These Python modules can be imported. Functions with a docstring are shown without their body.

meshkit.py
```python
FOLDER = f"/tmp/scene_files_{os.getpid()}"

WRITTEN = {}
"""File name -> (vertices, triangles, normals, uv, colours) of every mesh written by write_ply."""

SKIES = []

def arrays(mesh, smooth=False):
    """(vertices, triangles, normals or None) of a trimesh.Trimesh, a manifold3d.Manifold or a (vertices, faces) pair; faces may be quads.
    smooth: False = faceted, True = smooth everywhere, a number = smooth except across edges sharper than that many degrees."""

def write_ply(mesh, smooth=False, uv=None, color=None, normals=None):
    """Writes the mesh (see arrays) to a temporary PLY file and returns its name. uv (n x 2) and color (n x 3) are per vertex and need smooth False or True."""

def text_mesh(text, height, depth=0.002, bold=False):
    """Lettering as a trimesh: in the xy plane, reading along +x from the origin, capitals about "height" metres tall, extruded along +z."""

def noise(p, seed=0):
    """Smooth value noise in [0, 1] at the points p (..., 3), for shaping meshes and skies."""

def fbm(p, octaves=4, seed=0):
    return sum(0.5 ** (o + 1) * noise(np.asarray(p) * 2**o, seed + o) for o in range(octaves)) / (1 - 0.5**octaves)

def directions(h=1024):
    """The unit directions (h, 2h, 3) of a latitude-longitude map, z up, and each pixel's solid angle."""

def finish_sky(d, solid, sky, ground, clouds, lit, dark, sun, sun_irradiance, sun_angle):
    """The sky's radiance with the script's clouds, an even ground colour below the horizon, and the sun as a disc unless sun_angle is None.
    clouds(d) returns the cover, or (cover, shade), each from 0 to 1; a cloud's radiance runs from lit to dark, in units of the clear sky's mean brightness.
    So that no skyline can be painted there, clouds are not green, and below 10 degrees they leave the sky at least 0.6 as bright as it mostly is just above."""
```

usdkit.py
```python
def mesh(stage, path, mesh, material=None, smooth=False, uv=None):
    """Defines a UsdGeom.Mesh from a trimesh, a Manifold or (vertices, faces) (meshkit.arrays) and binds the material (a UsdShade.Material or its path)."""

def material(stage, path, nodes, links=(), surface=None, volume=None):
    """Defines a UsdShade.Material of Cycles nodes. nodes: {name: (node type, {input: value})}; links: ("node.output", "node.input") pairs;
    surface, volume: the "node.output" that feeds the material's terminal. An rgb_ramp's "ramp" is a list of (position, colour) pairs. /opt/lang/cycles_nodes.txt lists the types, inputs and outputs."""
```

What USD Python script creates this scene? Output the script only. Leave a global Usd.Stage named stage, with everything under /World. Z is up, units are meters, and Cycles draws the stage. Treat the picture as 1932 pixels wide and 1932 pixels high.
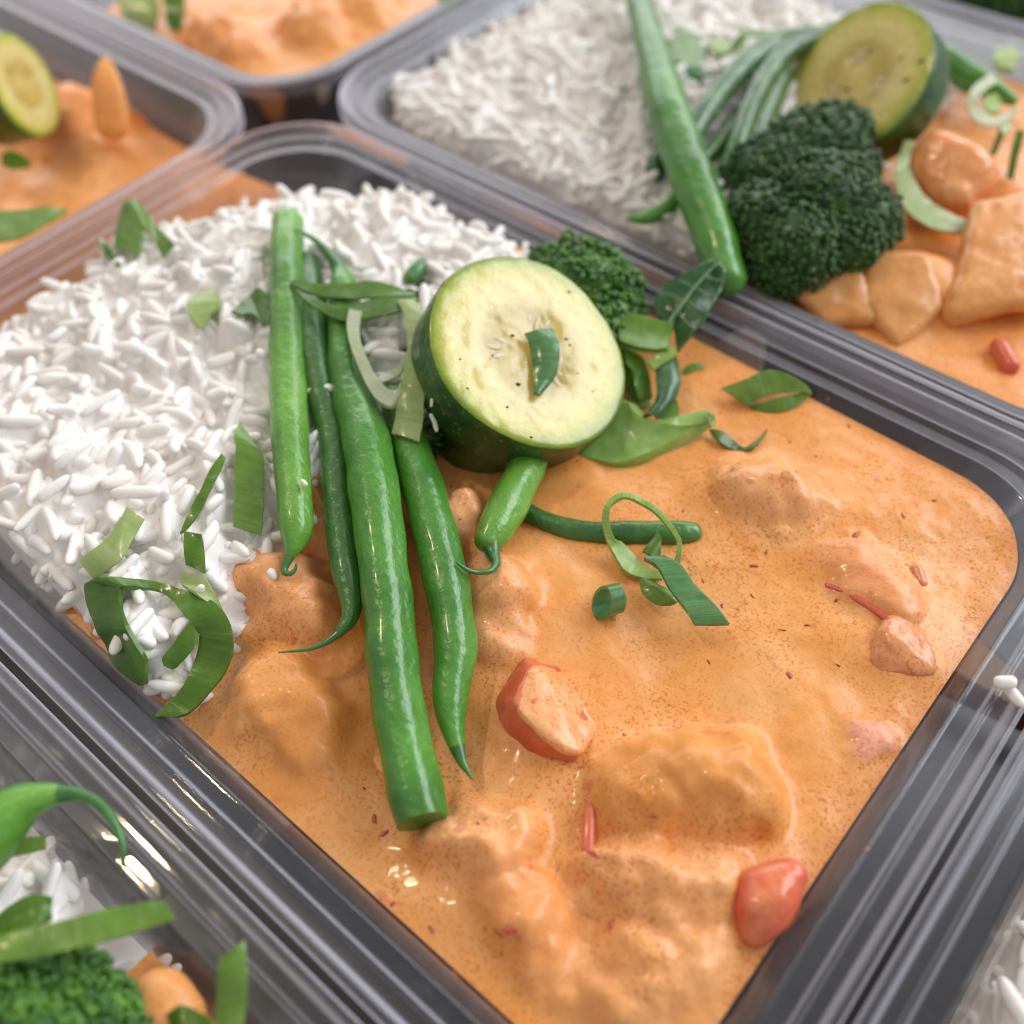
import math, random
import numpy as np, trimesh, manifold3d
from pxr import Usd, UsdGeom, UsdLux, UsdShade, Gf, Sdf, Vt
import usdkit, meshkit
from scipy.ndimage import gaussian_filter, maximum_filter
from scipy.interpolate import RegularGridInterpolator

stage = Usd.Stage.CreateInMemory()
UsdGeom.SetStageUpAxis(stage, UsdGeom.Tokens.z)
UsdGeom.SetStageMetersPerUnit(stage, 1.0)
UsdGeom.Xform.Define(stage, '/World')
UsdGeom.Scope.Define(stage, '/World/Looks')
rng = np.random.default_rng(7)
random.seed(7)

# ------------------------------------------------------------------ camera
# phone camera held over the corner of the nearest tray; millimetres below are measured from
# the middle of that tray's rim (x along the tray, y across it, h up), the rim is 45 mm above the table
RIM = 45.0
R = np.array([[0.76414, 0.64399, -0.0369], [0.48502, -0.61135, -0.6253], [-0.42525, 0.45992, -0.77951]])
q0, _ = np.linalg.qr(R.T); q0 = q0 * np.sign(np.sum(q0 * R.T, 0)); R = q0.T
CAM = np.array([79.73946, -63.98937, 109.50827])
F, MID = 1895.0, 966.0
cam = UsdGeom.Camera.Define(stage, '/World/Camera')
right, up, back = R[0], -R[1], -R[2]
m = Gf.Matrix4d(*[float(v) for v in (*right, 0, *up, 0, *back, 0, *(CAM / 1000 + [0, 0, RIM / 1000]), 1)])
cam.AddTransformOp().Set(m)
cam.CreateHorizontalApertureAttr(36.0); cam.CreateVerticalApertureAttr(36.0)
cam.CreateFocalLengthAttr(36.0 * F / 1932.0)
cam.CreateClippingRangeAttr(Gf.Vec2f(0.01, 20))
cam.CreateFStopAttr(36.0 * F / 1932.0 / 3.2)
cam.CreateFocusDistanceAttr(0.131)
cam.CreateExposureAttr(0.14)

# ------------------------------------------------------------------ light: a soft room, a cool window behind the trays, a small warm lamp
dome = UsdLux.DomeLight.Define(stage, '/World/RoomLight')
dm = usdkit.material(stage, '/World/Looks/room_glow', {'b': ('background_shader', {'color': (1.0, 0.985, 0.96), 'strength': 0.47})}, surface='b.background')
UsdShade.MaterialBindingAPI.Apply(dome.GetPrim()).Bind(dm)

def aim(prim, pos, target):
    z = np.array(pos, float) - np.array(target, float); z /= np.linalg.norm(z)
    x = np.cross([0, 0, 1], z); x /= np.linalg.norm(x); y = np.cross(z, x)
    UsdGeom.Xformable(prim).AddTransformOp().Set(Gf.Matrix4d(*[float(v) for v in (*x, 0, *y, 0, *z, 0, *pos, 1)]))

win = UsdLux.RectLight.Define(stage, '/World/WindowLight')
win.CreateWidthAttr(1.4); win.CreateHeightAttr(1.1); win.CreateIntensityAttr(6.0); win.CreateColorAttr(Gf.Vec3f(0.90, 0.95, 1.0))
aim(win, (0.75, 1.35, 1.15), (0, 0, 0.04))
back = UsdLux.RectLight.Define(stage, '/World/BackWindowLight')
back.CreateWidthAttr(3.0); back.CreateHeightAttr(0.8); back.CreateIntensityAttr(2.6); back.CreateColorAttr(Gf.Vec3f(0.95, 0.96, 1.0))
aim(back, (-0.95, 1.55, 0.75), (0, 0, 0.04))
lamp = UsdLux.DiskLight.Define(stage, '/World/WarmLamp')
lamp.CreateRadiusAttr(0.034); lamp.CreateIntensityAttr(220.0); lamp.CreateColorAttr(Gf.Vec3f(1.0, 0.80, 0.52))

def U(x, y, h=0.0):
    """the point at height h over the rim plane that the photograph shows at (x, y) of 1932"""
    d = R.T @ np.array([(x - MID) / F, (y - MID) / F, 1.0])
    return CAM + d * (h - CAM[2]) / d[2]

def depth(p):
    return (R @ (np.asarray(p) - CAM))[2]

def W(v):
    return np.asarray(v, float) / 1000 + np.array([0, 0, RIM / 1000])

pl = U(262, 1605, -2.2); dr = pl - CAM; dr[2] *= -1; dr /= np.linalg.norm(dr)
aim(lamp, W(pl) + dr * 1.25, W(pl))

# ------------------------------------------------------------------ materials
LK = '/World/Looks/'
def mat(name, nodes, links, surface):
    return usdkit.material(stage, LK + name, nodes, links, surface=surface)

def veg(name, dark, mid, light, scale=180, rough=0.32, bump=0.12, bscale=900, sss=0.12, translucent=0.0, vein=None, coat=0.3, detail=3, speck=None):
    n = {'geo': ('geometry', {}),
         'n1': ('noise_texture', {'scale': scale, 'detail': detail, 'roughness': 0.6}),
         'r': ('rgb_ramp', {'ramp': [(0.30, dark), (0.5, mid), (0.72, light)]}),
         'n2': ('noise_texture', {'scale': bscale, 'detail': 2}),
         'bp': ('bump', {'strength': bump, 'distance': 0.0006}),
         'p': ('principled_bsdf', {'roughness': rough, 'subsurface_weight': sss, 'subsurface_scale': 0.0012, 'subsurface_radius': (0.5, 1.0, 0.3), 'coat_weight': coat, 'coat_roughness': 0.12})}
    l = [('geo.position', 'n1.vector'), ('geo.position', 'n2.vector'), ('n1.fac', 'r.fac'), ('n2.fac', 'bp.height'), ('bp.normal', 'p.normal')]
    col = 'r.color'
    if vein:
        n['uv'] = ('texture_coordinate', {})
        n['map'] = ('mapping', {'scale': (1.0, 0.03, 1.0)})
        n['w'] = ('noise_texture', {'scale': vein[0], 'detail': 2, 'roughness': 0.7})
        n['wr'] = ('rgb_ramp', {'ramp': [(0.35, (0, 0, 0)), (0.62, (1, 1, 1))]})
        n['mx'] = ('mix', {'mix_type': 'mix', 'color2': vein[1]})
        n['mf'] = ('math', {'math_type': 'multiply', 'value2': vein[2]})
        n['add'] = ('math', {'math_type': 'add'})
        l = [x for x in l if x[1] != 'bp.height']
        l += [('uv.UV', 'map.vector'), ('map.vector', 'w.vector'), ('w.fac', 'wr.fac'), ('wr.color', 'mf.value1'), ('mf.value', 'mx.fac'), ('r.color', 'mx.color1'),
              ('w.fac', 'add.value1'), ('n2.fac', 'add.value2'), ('add.value', 'bp.height')]
        col = 'mx.color'
    if speck:
        n['vo'] = ('voronoi_texture', {'scale': speck[0]})
        n['vr'] = ('rgb_ramp', {'ramp': [(0.0, (1, 1, 1)), (speck[2], (1, 1, 1)), (speck[2] + 0.12, (0, 0, 0))]})
        n['ms'] = ('mix', {'mix_type': 'mix', 'color2': speck[1]})
        n['mm'] = ('math', {'math_type': 'multiply', 'value2': 0.8})
        l += [('geo.position', 'vo.vector'), ('vo.distance', 'vr.fac'), ('vr.color', 'mm.value1'), ('mm.value', 'ms.fac'), (col, 'ms.color1')]
        col = 'ms.color'
    l.append((col, 'p.base_color'))
    surf = 'p.BSDF'
    if translucent:
        n['t'] = ('translucent_bsdf', {}); n['mc'] = ('mix_closure', {'fac': translucent})
        l += [(col, 't.color'), ('p.BSDF', 'mc.closure1'), ('t.BSDF', 'mc.closure2')]
        surf = 'mc.closure'
    return mat(name, n, l, surf)

M = {}
M['bean_light'] = veg('bean_light', (0.055, 0.175, 0.018), (0.105, 0.28, 0.030), (0.17, 0.38, 0.05), scale=60, bump=0.5, bscale=750)
M['bean_mid'] = veg('bean_mid', (0.030, 0.120, 0.015), (0.056, 0.205, 0.021), (0.105, 0.305, 0.036), scale=70, bump=0.5, bscale=750)
M['bean_dark'] = veg('bean_dark', (0.020, 0.085, 0.016), (0.036, 0.130, 0.022), (0.065, 0.19, 0.034), scale=90, bump=0.5, bscale=750)
M['bean_stem'] = veg('bean_stem', (0.016, 0.09, 0.022), (0.03, 0.135, 0.03), (0.06, 0.20, 0.045), scale=150)
M['bean_cut'] = veg('bean_cut', (0.06, 0.21, 0.03), (0.10, 0.29, 0.05), (0.16, 0.36, 0.09), scale=500)
M['onion_dark'] = veg('onion_dark', (0.036, 0.115, 0.006), (0.068, 0.185, 0.010), (0.12, 0.265, 0.016), scale=160, translucent=0.32, vein=(1.3, (0.13, 0.27, 0.03), 0.35), rough=0.3)
M['onion_green'] = veg('onion_green', (0.08, 0.20, 0.014), (0.135, 0.295, 0.024), (0.22, 0.40, 0.06), scale=150, translucent=0.34, vein=(1.3, (0.24, 0.40, 0.09), 0.35), rough=0.3)
M['onion_blue'] = veg('onion_blue', (0.03, 0.14, 0.03), (0.06, 0.21, 0.06), (0.12, 0.30, 0.13), scale=160, translucent=0.2, vein=(1.3, (0.20, 0.38, 0.17), 0.35), rough=0.28)
M['onion_lime'] = veg('onion_lime', (0.16, 0.36, 0.02), (0.24, 0.46, 0.04), (0.36, 0.55, 0.11), scale=120, translucent=0.28, vein=(2.2, (0.48, 0.62, 0.25), 0.5))
M['onion_pale'] = veg('onion_pale', (0.30, 0.44, 0.11), (0.44, 0.56, 0.22), (0.58, 0.66, 0.36), scale=90, translucent=0.3, vein=(1.0, (0.30, 0.43, 0.08), 0.5))
M['onion_white'] = veg('onion_white', (0.50, 0.58, 0.34), (0.64, 0.68, 0.48), (0.76, 0.77, 0.64), scale=140, translucent=0.3, vein=(2.5, (0.42, 0.54, 0.2), 0.5))
M['leaf'] = veg('leaf', (0.014, 0.065, 0.018), (0.026, 0.10, 0.028), (0.05, 0.145, 0.045), scale=120, translucent=0.15, rough=0.35, bump=0.2, bscale=500)
M['rib'] = veg('rib', (0.07, 0.18, 0.06), (0.10, 0.23, 0.08), (0.14, 0.28, 0.10), scale=200)
M['stalk'] = veg('stalk', (0.14, 0.27, 0.05), (0.22, 0.37, 0.08), (0.34, 0.48, 0.16), scale=130, sss=0.3, bump=0.2, bscale=700)
M['bud'] = veg('bud', (0.011, 0.044, 0.005), (0.024, 0.085, 0.009), (0.060, 0.16, 0.018), scale=420, rough=0.45, sss=0, coat=0.15, bump=0.4, bscale=2500)
M['bud_bright'] = veg('bud_bright', (0.018, 0.080, 0.007), (0.050, 0.17, 0.014), (0.135, 0.31, 0.03), scale=380, rough=0.42, sss=0, coat=0.2, bump=0.4, bscale=2500)
M['courgette_skin'] = veg('courgette_skin', (0.012, 0.042, 0.008), (0.026, 0.080, 0.013), (0.055, 0.135, 0.024), scale=120, rough=0.3, bump=0.15, bscale=700, sss=0, speck=(900, (0.13, 0.22, 0.05), 0.14))
M['seed'] = veg('seed', (0.66, 0.55, 0.21), (0.72, 0.61, 0.26), (0.78, 0.67, 0.32), scale=400, sss=0.4)
M['pepper_speck'] = mat('pepper_speck', {'p': ('principled_bsdf', {'base_color': (0.035, 0.022, 0.015), 'roughness': 0.6})}, [], 'p.BSDF')

# courgette flesh: colour by the distance from the slice's axis (object space)
M['courgette_flesh'] = mat('courgette_flesh', {
    'tc': ('texture_coordinate', {}), 'sep': ('separate_xyz', {}), 'cx': ('combine_xyz', {'z': 0.0}),
    'len': ('math', {'math_type': 'power', 'value2': 2.0}), 'len2': ('math', {'math_type': 'power', 'value2': 2.0}),
    'add': ('math', {'math_type': 'add'}), 'sq': ('math', {'math_type': 'sqrt'}),
    'nz': ('noise_texture', {'scale': 260, 'detail': 4, 'roughness': 0.6}), 'nm': ('math', {'math_type': 'multiply_add', 'value2': 0.0026, 'value3': -0.0013}),
    'ad2': ('math', {'math_type': 'add'}), 'mr': ('map_range', {'from_min': 0.0, 'from_max': 0.0150, 'clamp': True}),
    'r': ('rgb_ramp', {'ramp': [(0.0, (0.70, 0.57, 0.20)), (0.20, (0.64, 0.51, 0.16)), (0.40, (0.54, 0.43, 0.11)), (0.53, (0.74, 0.64, 0.28)), (0.70, (0.76, 0.67, 0.27)), (0.82, (0.62, 0.60, 0.13)), (0.91, (0.34, 0.45, 0.045)), (0.98, (0.12, 0.26, 0.025)), (1.0, (0.05, 0.13, 0.015))]}),
    'n3': ('noise_texture', {'scale': 900, 'detail': 3, 'roughness': 0.7}), 'r3': ('rgb_ramp', {'ramp': [(0.3, (0.84, 0.82, 0.74)), (0.6, (1.0, 1.0, 1.0))]}),
    'mx': ('mix', {'mix_type': 'multiply', 'fac': 1.0}),
    'bp': ('bump', {'strength': 0.16, 'distance': 0.0005}),
    'p': ('principled_bsdf', {'roughness': 0.24, 'subsurface_weight': 0.45, 'subsurface_scale': 0.002, 'subsurface_radius': (1.0, 0.9, 0.4), 'coat_weight': 0.25, 'coat_roughness': 0.1})},
    [('tc.object', 'sep.vector'), ('sep.x', 'len.value1'), ('sep.y', 'len2.value1'), ('len.value', 'add.value1'), ('len2.value', 'add.value2'), ('add.value', 'sq.value1'),
     ('tc.object', 'nz.vector'), ('nz.fac', 'nm.value1'), ('sq.value', 'ad2.value1'), ('nm.value', 'ad2.value2'), ('ad2.value', 'mr.value'), ('mr.result', 'r.fac'),
     ('tc.object', 'n3.vector'), ('n3.fac', 'r3.fac'), ('r.color', 'mx.color1'), ('r3.color', 'mx.color2'), ('mx.color', 'p.base_color'), ('n3.fac', 'bp.height'), ('bp.normal', 'p.normal')], 'p.BSDF')

def sauce_mat(name, a, b, c, spec=1.0, rough=0.38, redness=0.0):
    return mat(name, {
        'geo': ('geometry', {}),
        'n1': ('noise_texture', {'scale': 75, 'detail': 4, 'roughness': 0.62, 'distortion': 0.8}), 'r1': ('rgb_ramp', {'ramp': [(0.32, a), (0.5, b), (0.68, c)]}),
        'n2': ('noise_texture', {'scale': 2100, 'detail': 2, 'roughness': 0.6}), 'r2': ('rgb_ramp', {'ramp': [(0.525, (0, 0, 0)), (0.65, (1, 1, 1))]}),
        'n4': ('noise_texture', {'scale': 110, 'detail': 2}), 'r4': ('rgb_ramp', {'ramp': [(0.36, (0.25, 0.25, 0.25)), (0.62, (1, 1, 1))]}),
        'm24': ('math', {'math_type': 'multiply'}), 'm25': ('math', {'math_type': 'multiply', 'value2': 0.95}),
        'mx': ('mix', {'mix_type': 'mix', 'color2': (0.61, 0.165, 0.015)}),
        'n5': ('noise_texture', {'scale': 330, 'detail': 2, 'roughness': 0.5}), 'r5': ('rgb_ramp', {'ramp': [(0.67, (0, 0, 0)), (0.74, (1, 1, 1))]}), 'm5': ('math', {'math_type': 'multiply', 'value2': 0.45 + redness}),
        'mx5': ('mix', {'mix_type': 'mix', 'color2': (0.50, 0.10, 0.055)}),
        'at': ('attribute', {'attribute': 'tone'}), 'aw': ('attribute', {'attribute': 'tone_weight'}), 'mt': ('mix', {'mix_type': 'mix'}), 'nv': ('rgb_ramp', {'ramp': [(0.25, (0.86, 0.82, 0.74)), (0.7, (1.06, 1.08, 1.12))]}), 'tv': ('mix', {'mix_type': 'multiply', 'fac': 1.0}),
        'n3': ('noise_texture', {'scale': 620, 'detail': 4, 'roughness': 0.6}), 'bp': ('bump', {'strength': 0.18, 'distance': 0.0006}),
        'p': ('principled_bsdf', {'roughness': rough, 'specular_ior_level': 0.35, 'subsurface_weight': 0.12, 'subsurface_scale': 0.0015, 'subsurface_radius': (1.0, 0.45, 0.15), 'coat_weight': 0.16 * spec, 'coat_roughness': 0.09})},
        [('geo.position', f'{k}.vector') for k in ('n1', 'n2', 'n3', 'n4', 'n5')] +
        [('n1.fac', 'r1.fac'), ('n2.fac', 'r2.fac'), ('n4.fac', 'r4.fac'), ('r2.color', 'm24.value1'), ('r4.color', 'm24.value2'), ('m24.value', 'm25.value1'), ('m25.value', 'mx.fac'), ('at.color', 'tv.color1'), ('n1.fac', 'nv.fac'), ('nv.color', 'tv.color2'), ('r1.color', 'mt.color1'), ('tv.result' if False else 'tv.color', 'mt.color2'), ('aw.fac', 'mt.fac'), ('mt.color', 'mx.color1'),
         ('n5.fac', 'r5.fac'), ('r5.color', 'm5.value1'), ('m5.value', 'mx5.fac'), ('mx.color', 'mx5.color1'), ('mx5.color', 'p.base_color'), ('n3.fac', 'bp.height'), ('bp.normal', 'p.normal')], 'p.BSDF')

M['sauce'] = sauce_mat('sauce', (0.77, 0.275, 0.058), (0.82, 0.335, 0.098), (0.85, 0.395, 0.148))
M['chicken'] = sauce_mat('chicken', (0.60, 0.25, 0.065), (0.69, 0.305, 0.095), (0.78, 0.38, 0.155), spec=1.6, rough=0.32)
M['chicken_pale'] = sauce_mat('chicken_pale', (0.74, 0.285, 0.095), (0.79, 0.34, 0.135), (0.82, 0.40, 0.19), spec=1.5, rough=0.25)
M['red_pepper'] = sauce_mat('red_pepper', (0.55, 0.070, 0.040), (0.66, 0.125, 0.068), (0.77, 0.31, 0.16), spec=1.6, rough=0.22, redness=0.3)
M['pepper_coated'] = sauce_mat('pepper_coated', (0.60, 0.17, 0.07), (0.72, 0.29, 0.13), (0.78, 0.36, 0.18), spec=1.2, rough=0.27, redness=0.2)
M['chili'] = mat('chili', {'p': ('principled_bsdf', {'base_color': (0.52, 0.065, 0.035), 'roughness': 0.3, 'subsurface_weight': 0.2, 'subsurface_scale': 0.001})}, [], 'p.BSDF')
M['rice'] = mat('rice', {'geo': ('geometry', {}), 'n': ('noise_texture', {'scale': 140, 'detail': 2}), 'r': ('rgb_ramp', {'ramp': [(0.35, (0.80, 0.755, 0.72)), (0.65, (0.86, 0.83, 0.81))]}),
    'n2': ('noise_texture', {'scale': 1800, 'detail': 2}), 'bp': ('bump', {'strength': 0.1, 'distance': 0.0004}),
    'p': ('principled_bsdf', {'roughness': 0.5, 'specular_ior_level': 0.35, 'subsurface_weight': 0.0})},
    [('geo.position', 'n.vector'), ('geo.position', 'n2.vector'), ('n.fac', 'r.fac'), ('r.color', 'p.base_color'), ('n2.fac', 'bp.height'), ('bp.normal', 'p.normal')], 'p.BSDF')
M['garlic'] = mat('garlic', {'p': ('principled_bsdf', {'base_color': (0.78, 0.68, 0.50), 'roughness': 0.35, 'subsurface_weight': 0.3, 'subsurface_scale': 0.001})}, [], 'p.BSDF')

def plastic(name, haze, graze, rough=0.05):
    return mat(name, {
        'fr': ('fresnel', {'IOR': 1.5}), 't': ('transparent_bsdf', {'color': (0.975, 0.975, 0.98)}), 'g': ('glossy_bsdf', {'color': (1, 1, 1), 'roughness': rough}),
        'lw': ('layer_weight', {'blend': 0.5}), 'geo': ('geometry', {}), 'sn': ('noise_texture', {'scale': 55, 'detail': 5, 'roughness': 0.7, 'distortion': 1.5}), 'sr': ('rgb_ramp', {'ramp': [(0.50, (0, 0, 0)), (0.75, (1, 1, 1))]}), 'sm': ('math', {'math_type': 'multiply_add', 'value2': 0.05, 'value3': haze}), 'rg': ('math', {'math_type': 'multiply_add', 'value2': 0.22, 'value3': rough}), 'pw': ('math', {'math_type': 'power', 'value2': 1.15}), 'hz': ('math', {'math_type': 'multiply_add', 'value2': graze, 'value3': haze, 'use_clamp': True}),
        'm': ('mix_closure', {}), 'd': ('diffuse_bsdf', {'color': (0.77, 0.78, 0.90)}), 'tl': ('translucent_bsdf', {'color': (0.84, 0.80, 0.86)}), 'dd': ('mix_closure', {'fac': 0.5}), 'mm': ('mix_closure', {})},
        [('fr.fac', 'm.fac'), ('t.BSDF', 'm.closure1'), ('g.BSDF', 'm.closure2'), ('lw.facing', 'pw.value1'), ('pw.value', 'hz.value1'), ('hz.value', 'mm.fac'), ('geo.position', 'sn.vector'), ('sn.fac', 'sr.fac'), ('sr.color', 'sm.value1'), ('sm.value', 'hz.value3'), ('sr.color', 'rg.value1'), ('rg.value', 'g.roughness'),
         ('d.BSDF', 'dd.closure1'), ('tl.BSDF', 'dd.closure2'), ('m.closure', 'mm.closure1'), ('dd.closure', 'mm.closure2')], 'mm.closure')
M['plastic_rim'] = plastic('plastic_rim', 0.016, 0.85)
M['plastic_tub'] = plastic('plastic_tub', 0.03, 0.10)
M['table'] = mat('table', {'geo': ('geometry', {}), 'n': ('noise_texture', {'scale': 40, 'detail': 4}), 'r': ('rgb_ramp', {'ramp': [(0.3, (0.026, 0.027, 0.034)), (0.7, (0.040, 0.041, 0.050))]}),
    'p': ('principled_bsdf', {'roughness': 0.4})}, [('geo.position', 'n.vector'), ('n.fac', 'r.fac'), ('r.color', 'p.base_color')], 'p.BSDF')

# ------------------------------------------------------------------ naming helpers
USED = {}
def numbered(parent, name):
    k = USED.get((parent, name), 0); USED[(parent, name)] = k + 1
    return name if k == 0 else f'{name}_{k:03d}'

def tag(prim, label=None, cat=None, group=None, kind=None):
    for k, v in (('label', label), ('category', cat), ('group', group), ('kind', kind)):
        if v: prim.SetCustomDataByKey(k, v)
    return prim

def thing(name, label=None, cat=None, group=None, kind=None, loc=None):
    p = '/World/' + numbered('/World', name)
    x = UsdGeom.Xform.Define(stage, p)
    if loc is not None: x.AddTranslateOp().Set(Gf.Vec3d(*[float(v) for v in loc]))
    return tag(x.GetPrim(), label, cat, group, kind)

def part(parent, name, mesh, material, smooth=True, uv=None, world=True, label=None, kind=None):
    """one Mesh prim below parent; vertices are millimetres from the rim centre (world) or plain metres"""
    pp = parent if isinstance(parent, str) else str(parent.GetPath())
    path = pp + '/' + numbered(pp, name)
    if isinstance(mesh, trimesh.Trimesh): v, f = np.array(mesh.vertices), np.array(mesh.faces)
    else: v, f = mesh
    v = W(v) if world else np.asarray(v)
    mp = usdkit.mesh(stage, path, (v, f), M[material], smooth=smooth, uv=uv).GetPrim()
    return tag(mp, label=label, kind=kind)

# ------------------------------------------------------------------ shape helpers
def catmull(P, n, closed=False):
    P = np.asarray(P, float); K = len(P)
    ext = np.vstack([2 * P[0] - P[1], P, 2 * P[-1] - P[-2]])
    out = []
    for i in range(K - 1):
        a, b, c, d = ext[i:i + 4]
        t = np.linspace(0, 1, n, endpoint=False)[:, None]
        out.append(0.5 * (2 * b + (c - a) * t + (2 * a - 5 * b + 4 * c - d) * t ** 2 + (3 * b - a - 3 * c + d) * t ** 3))
    out.append(P[-1:])
    return np.vstack(out)

def grid_faces(n, m, flip=False):
    i, j = np.meshgrid(np.arange(n - 1), np.arange(m - 1), indexing='ij')
    a = (i * m + j).ravel(); b = a + 1; c = a + m; d = c + 1
    f = np.vstack([np.stack([a, c, d], 1), np.stack([a, d, b], 1)])
    return f[:, ::-1] if flip else f

def grid_normals(G):
    du = np.gradient(G, axis=0); dv = np.gradient(G, axis=1)
    n = np.cross(du, dv); l = np.linalg.norm(n, axis=2, keepdims=True)
    return n / np.maximum(l, 1e-9)

def ribbon_points(A, B, t=0.38, arch=0.0, n=6, m=5, wob=0.12, seed=0):
    A, B = catmull(A, n), catmull(B, n)
    K = len(A)
    s = np.linspace(0, 1, m)
    G = A[:, None] * (1 - s)[None, :, None] + B[:, None] * s[None, :, None]
    N = grid_normals(G)
    G = G + N * (arch * 4 * s * (1 - s))[None, :, None]
    G = G + N * ((meshkit.fbm(G * 0.55 + seed * 7.3, 2) - 0.5) * wob * 4)[..., None]
    N = grid_normals(G)
    top, bot = G + N * t / 2, G - N * t / 2
    ln = np.concatenate([[0], np.cumsum(np.linalg.norm(np.diff((A + B) / 2, axis=0), axis=1))])
    uv = np.stack([np.repeat(ln[:, None], m, 1), np.repeat(s[None], K, 0) * np.linalg.norm(A - B, axis=1).mean()], -1)
    V = [top.reshape(-1, 3), bot.reshape(-1, 3)]; Fc = [grid_faces(K, m), grid_faces(K, m, True) + K * m]; UV = [uv.reshape(-1, 2)] * 2
    def side(a, b, u):
        base = sum(len(x) for x in V)
        k = len(a); V.append(np.stack([a, b], 1).reshape(-1, 3)); UV.append(np.repeat(u, 2, 0)); Fc.append(grid_faces(k, 2, True) + base)
    side(top[:, 0], bot[:, 0], uv[:, 0]); side(bot[:, -1], top[:, -1], uv[:, -1]); side(bot[0], top[0], uv[0]); side(top[-1], bot[-1], uv[-1])
    return np.vstack(V), np.vstack(Fc), np.vstack(UV)

def settle(x, y, h, gap=0.8):
    """raises a point of a strip until it lies on the main tray's rice"""
    for _ in range(8):
        p = U(x, y, h); z = float(RICE_TOP['main'](p[:2])[0]) + gap
        if h >= z: break
        h = h + 0.7 * (z - h) + 0.05
    return h

def ribbon(pairs, hs, on_rice=False, **kw):
    """pairs: ((xa, ya), (xb, yb)) of the two edges as the photograph shows them; hs: their heights over the rim"""
    if not isinstance(hs, (list, tuple)): hs = [hs] * len(pairs)
    A, B = [], []
    for (a, b), h in zip(pairs, hs):
        ha, hb = (h, h) if np.ndim(h) == 0 else h
        if on_rice: ha, hb = settle(*a, ha), settle(*b, hb)
        A.append(U(*a, ha)); B.append(U(*b, hb))
    return ribbon_points(A, B, **kw)

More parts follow.
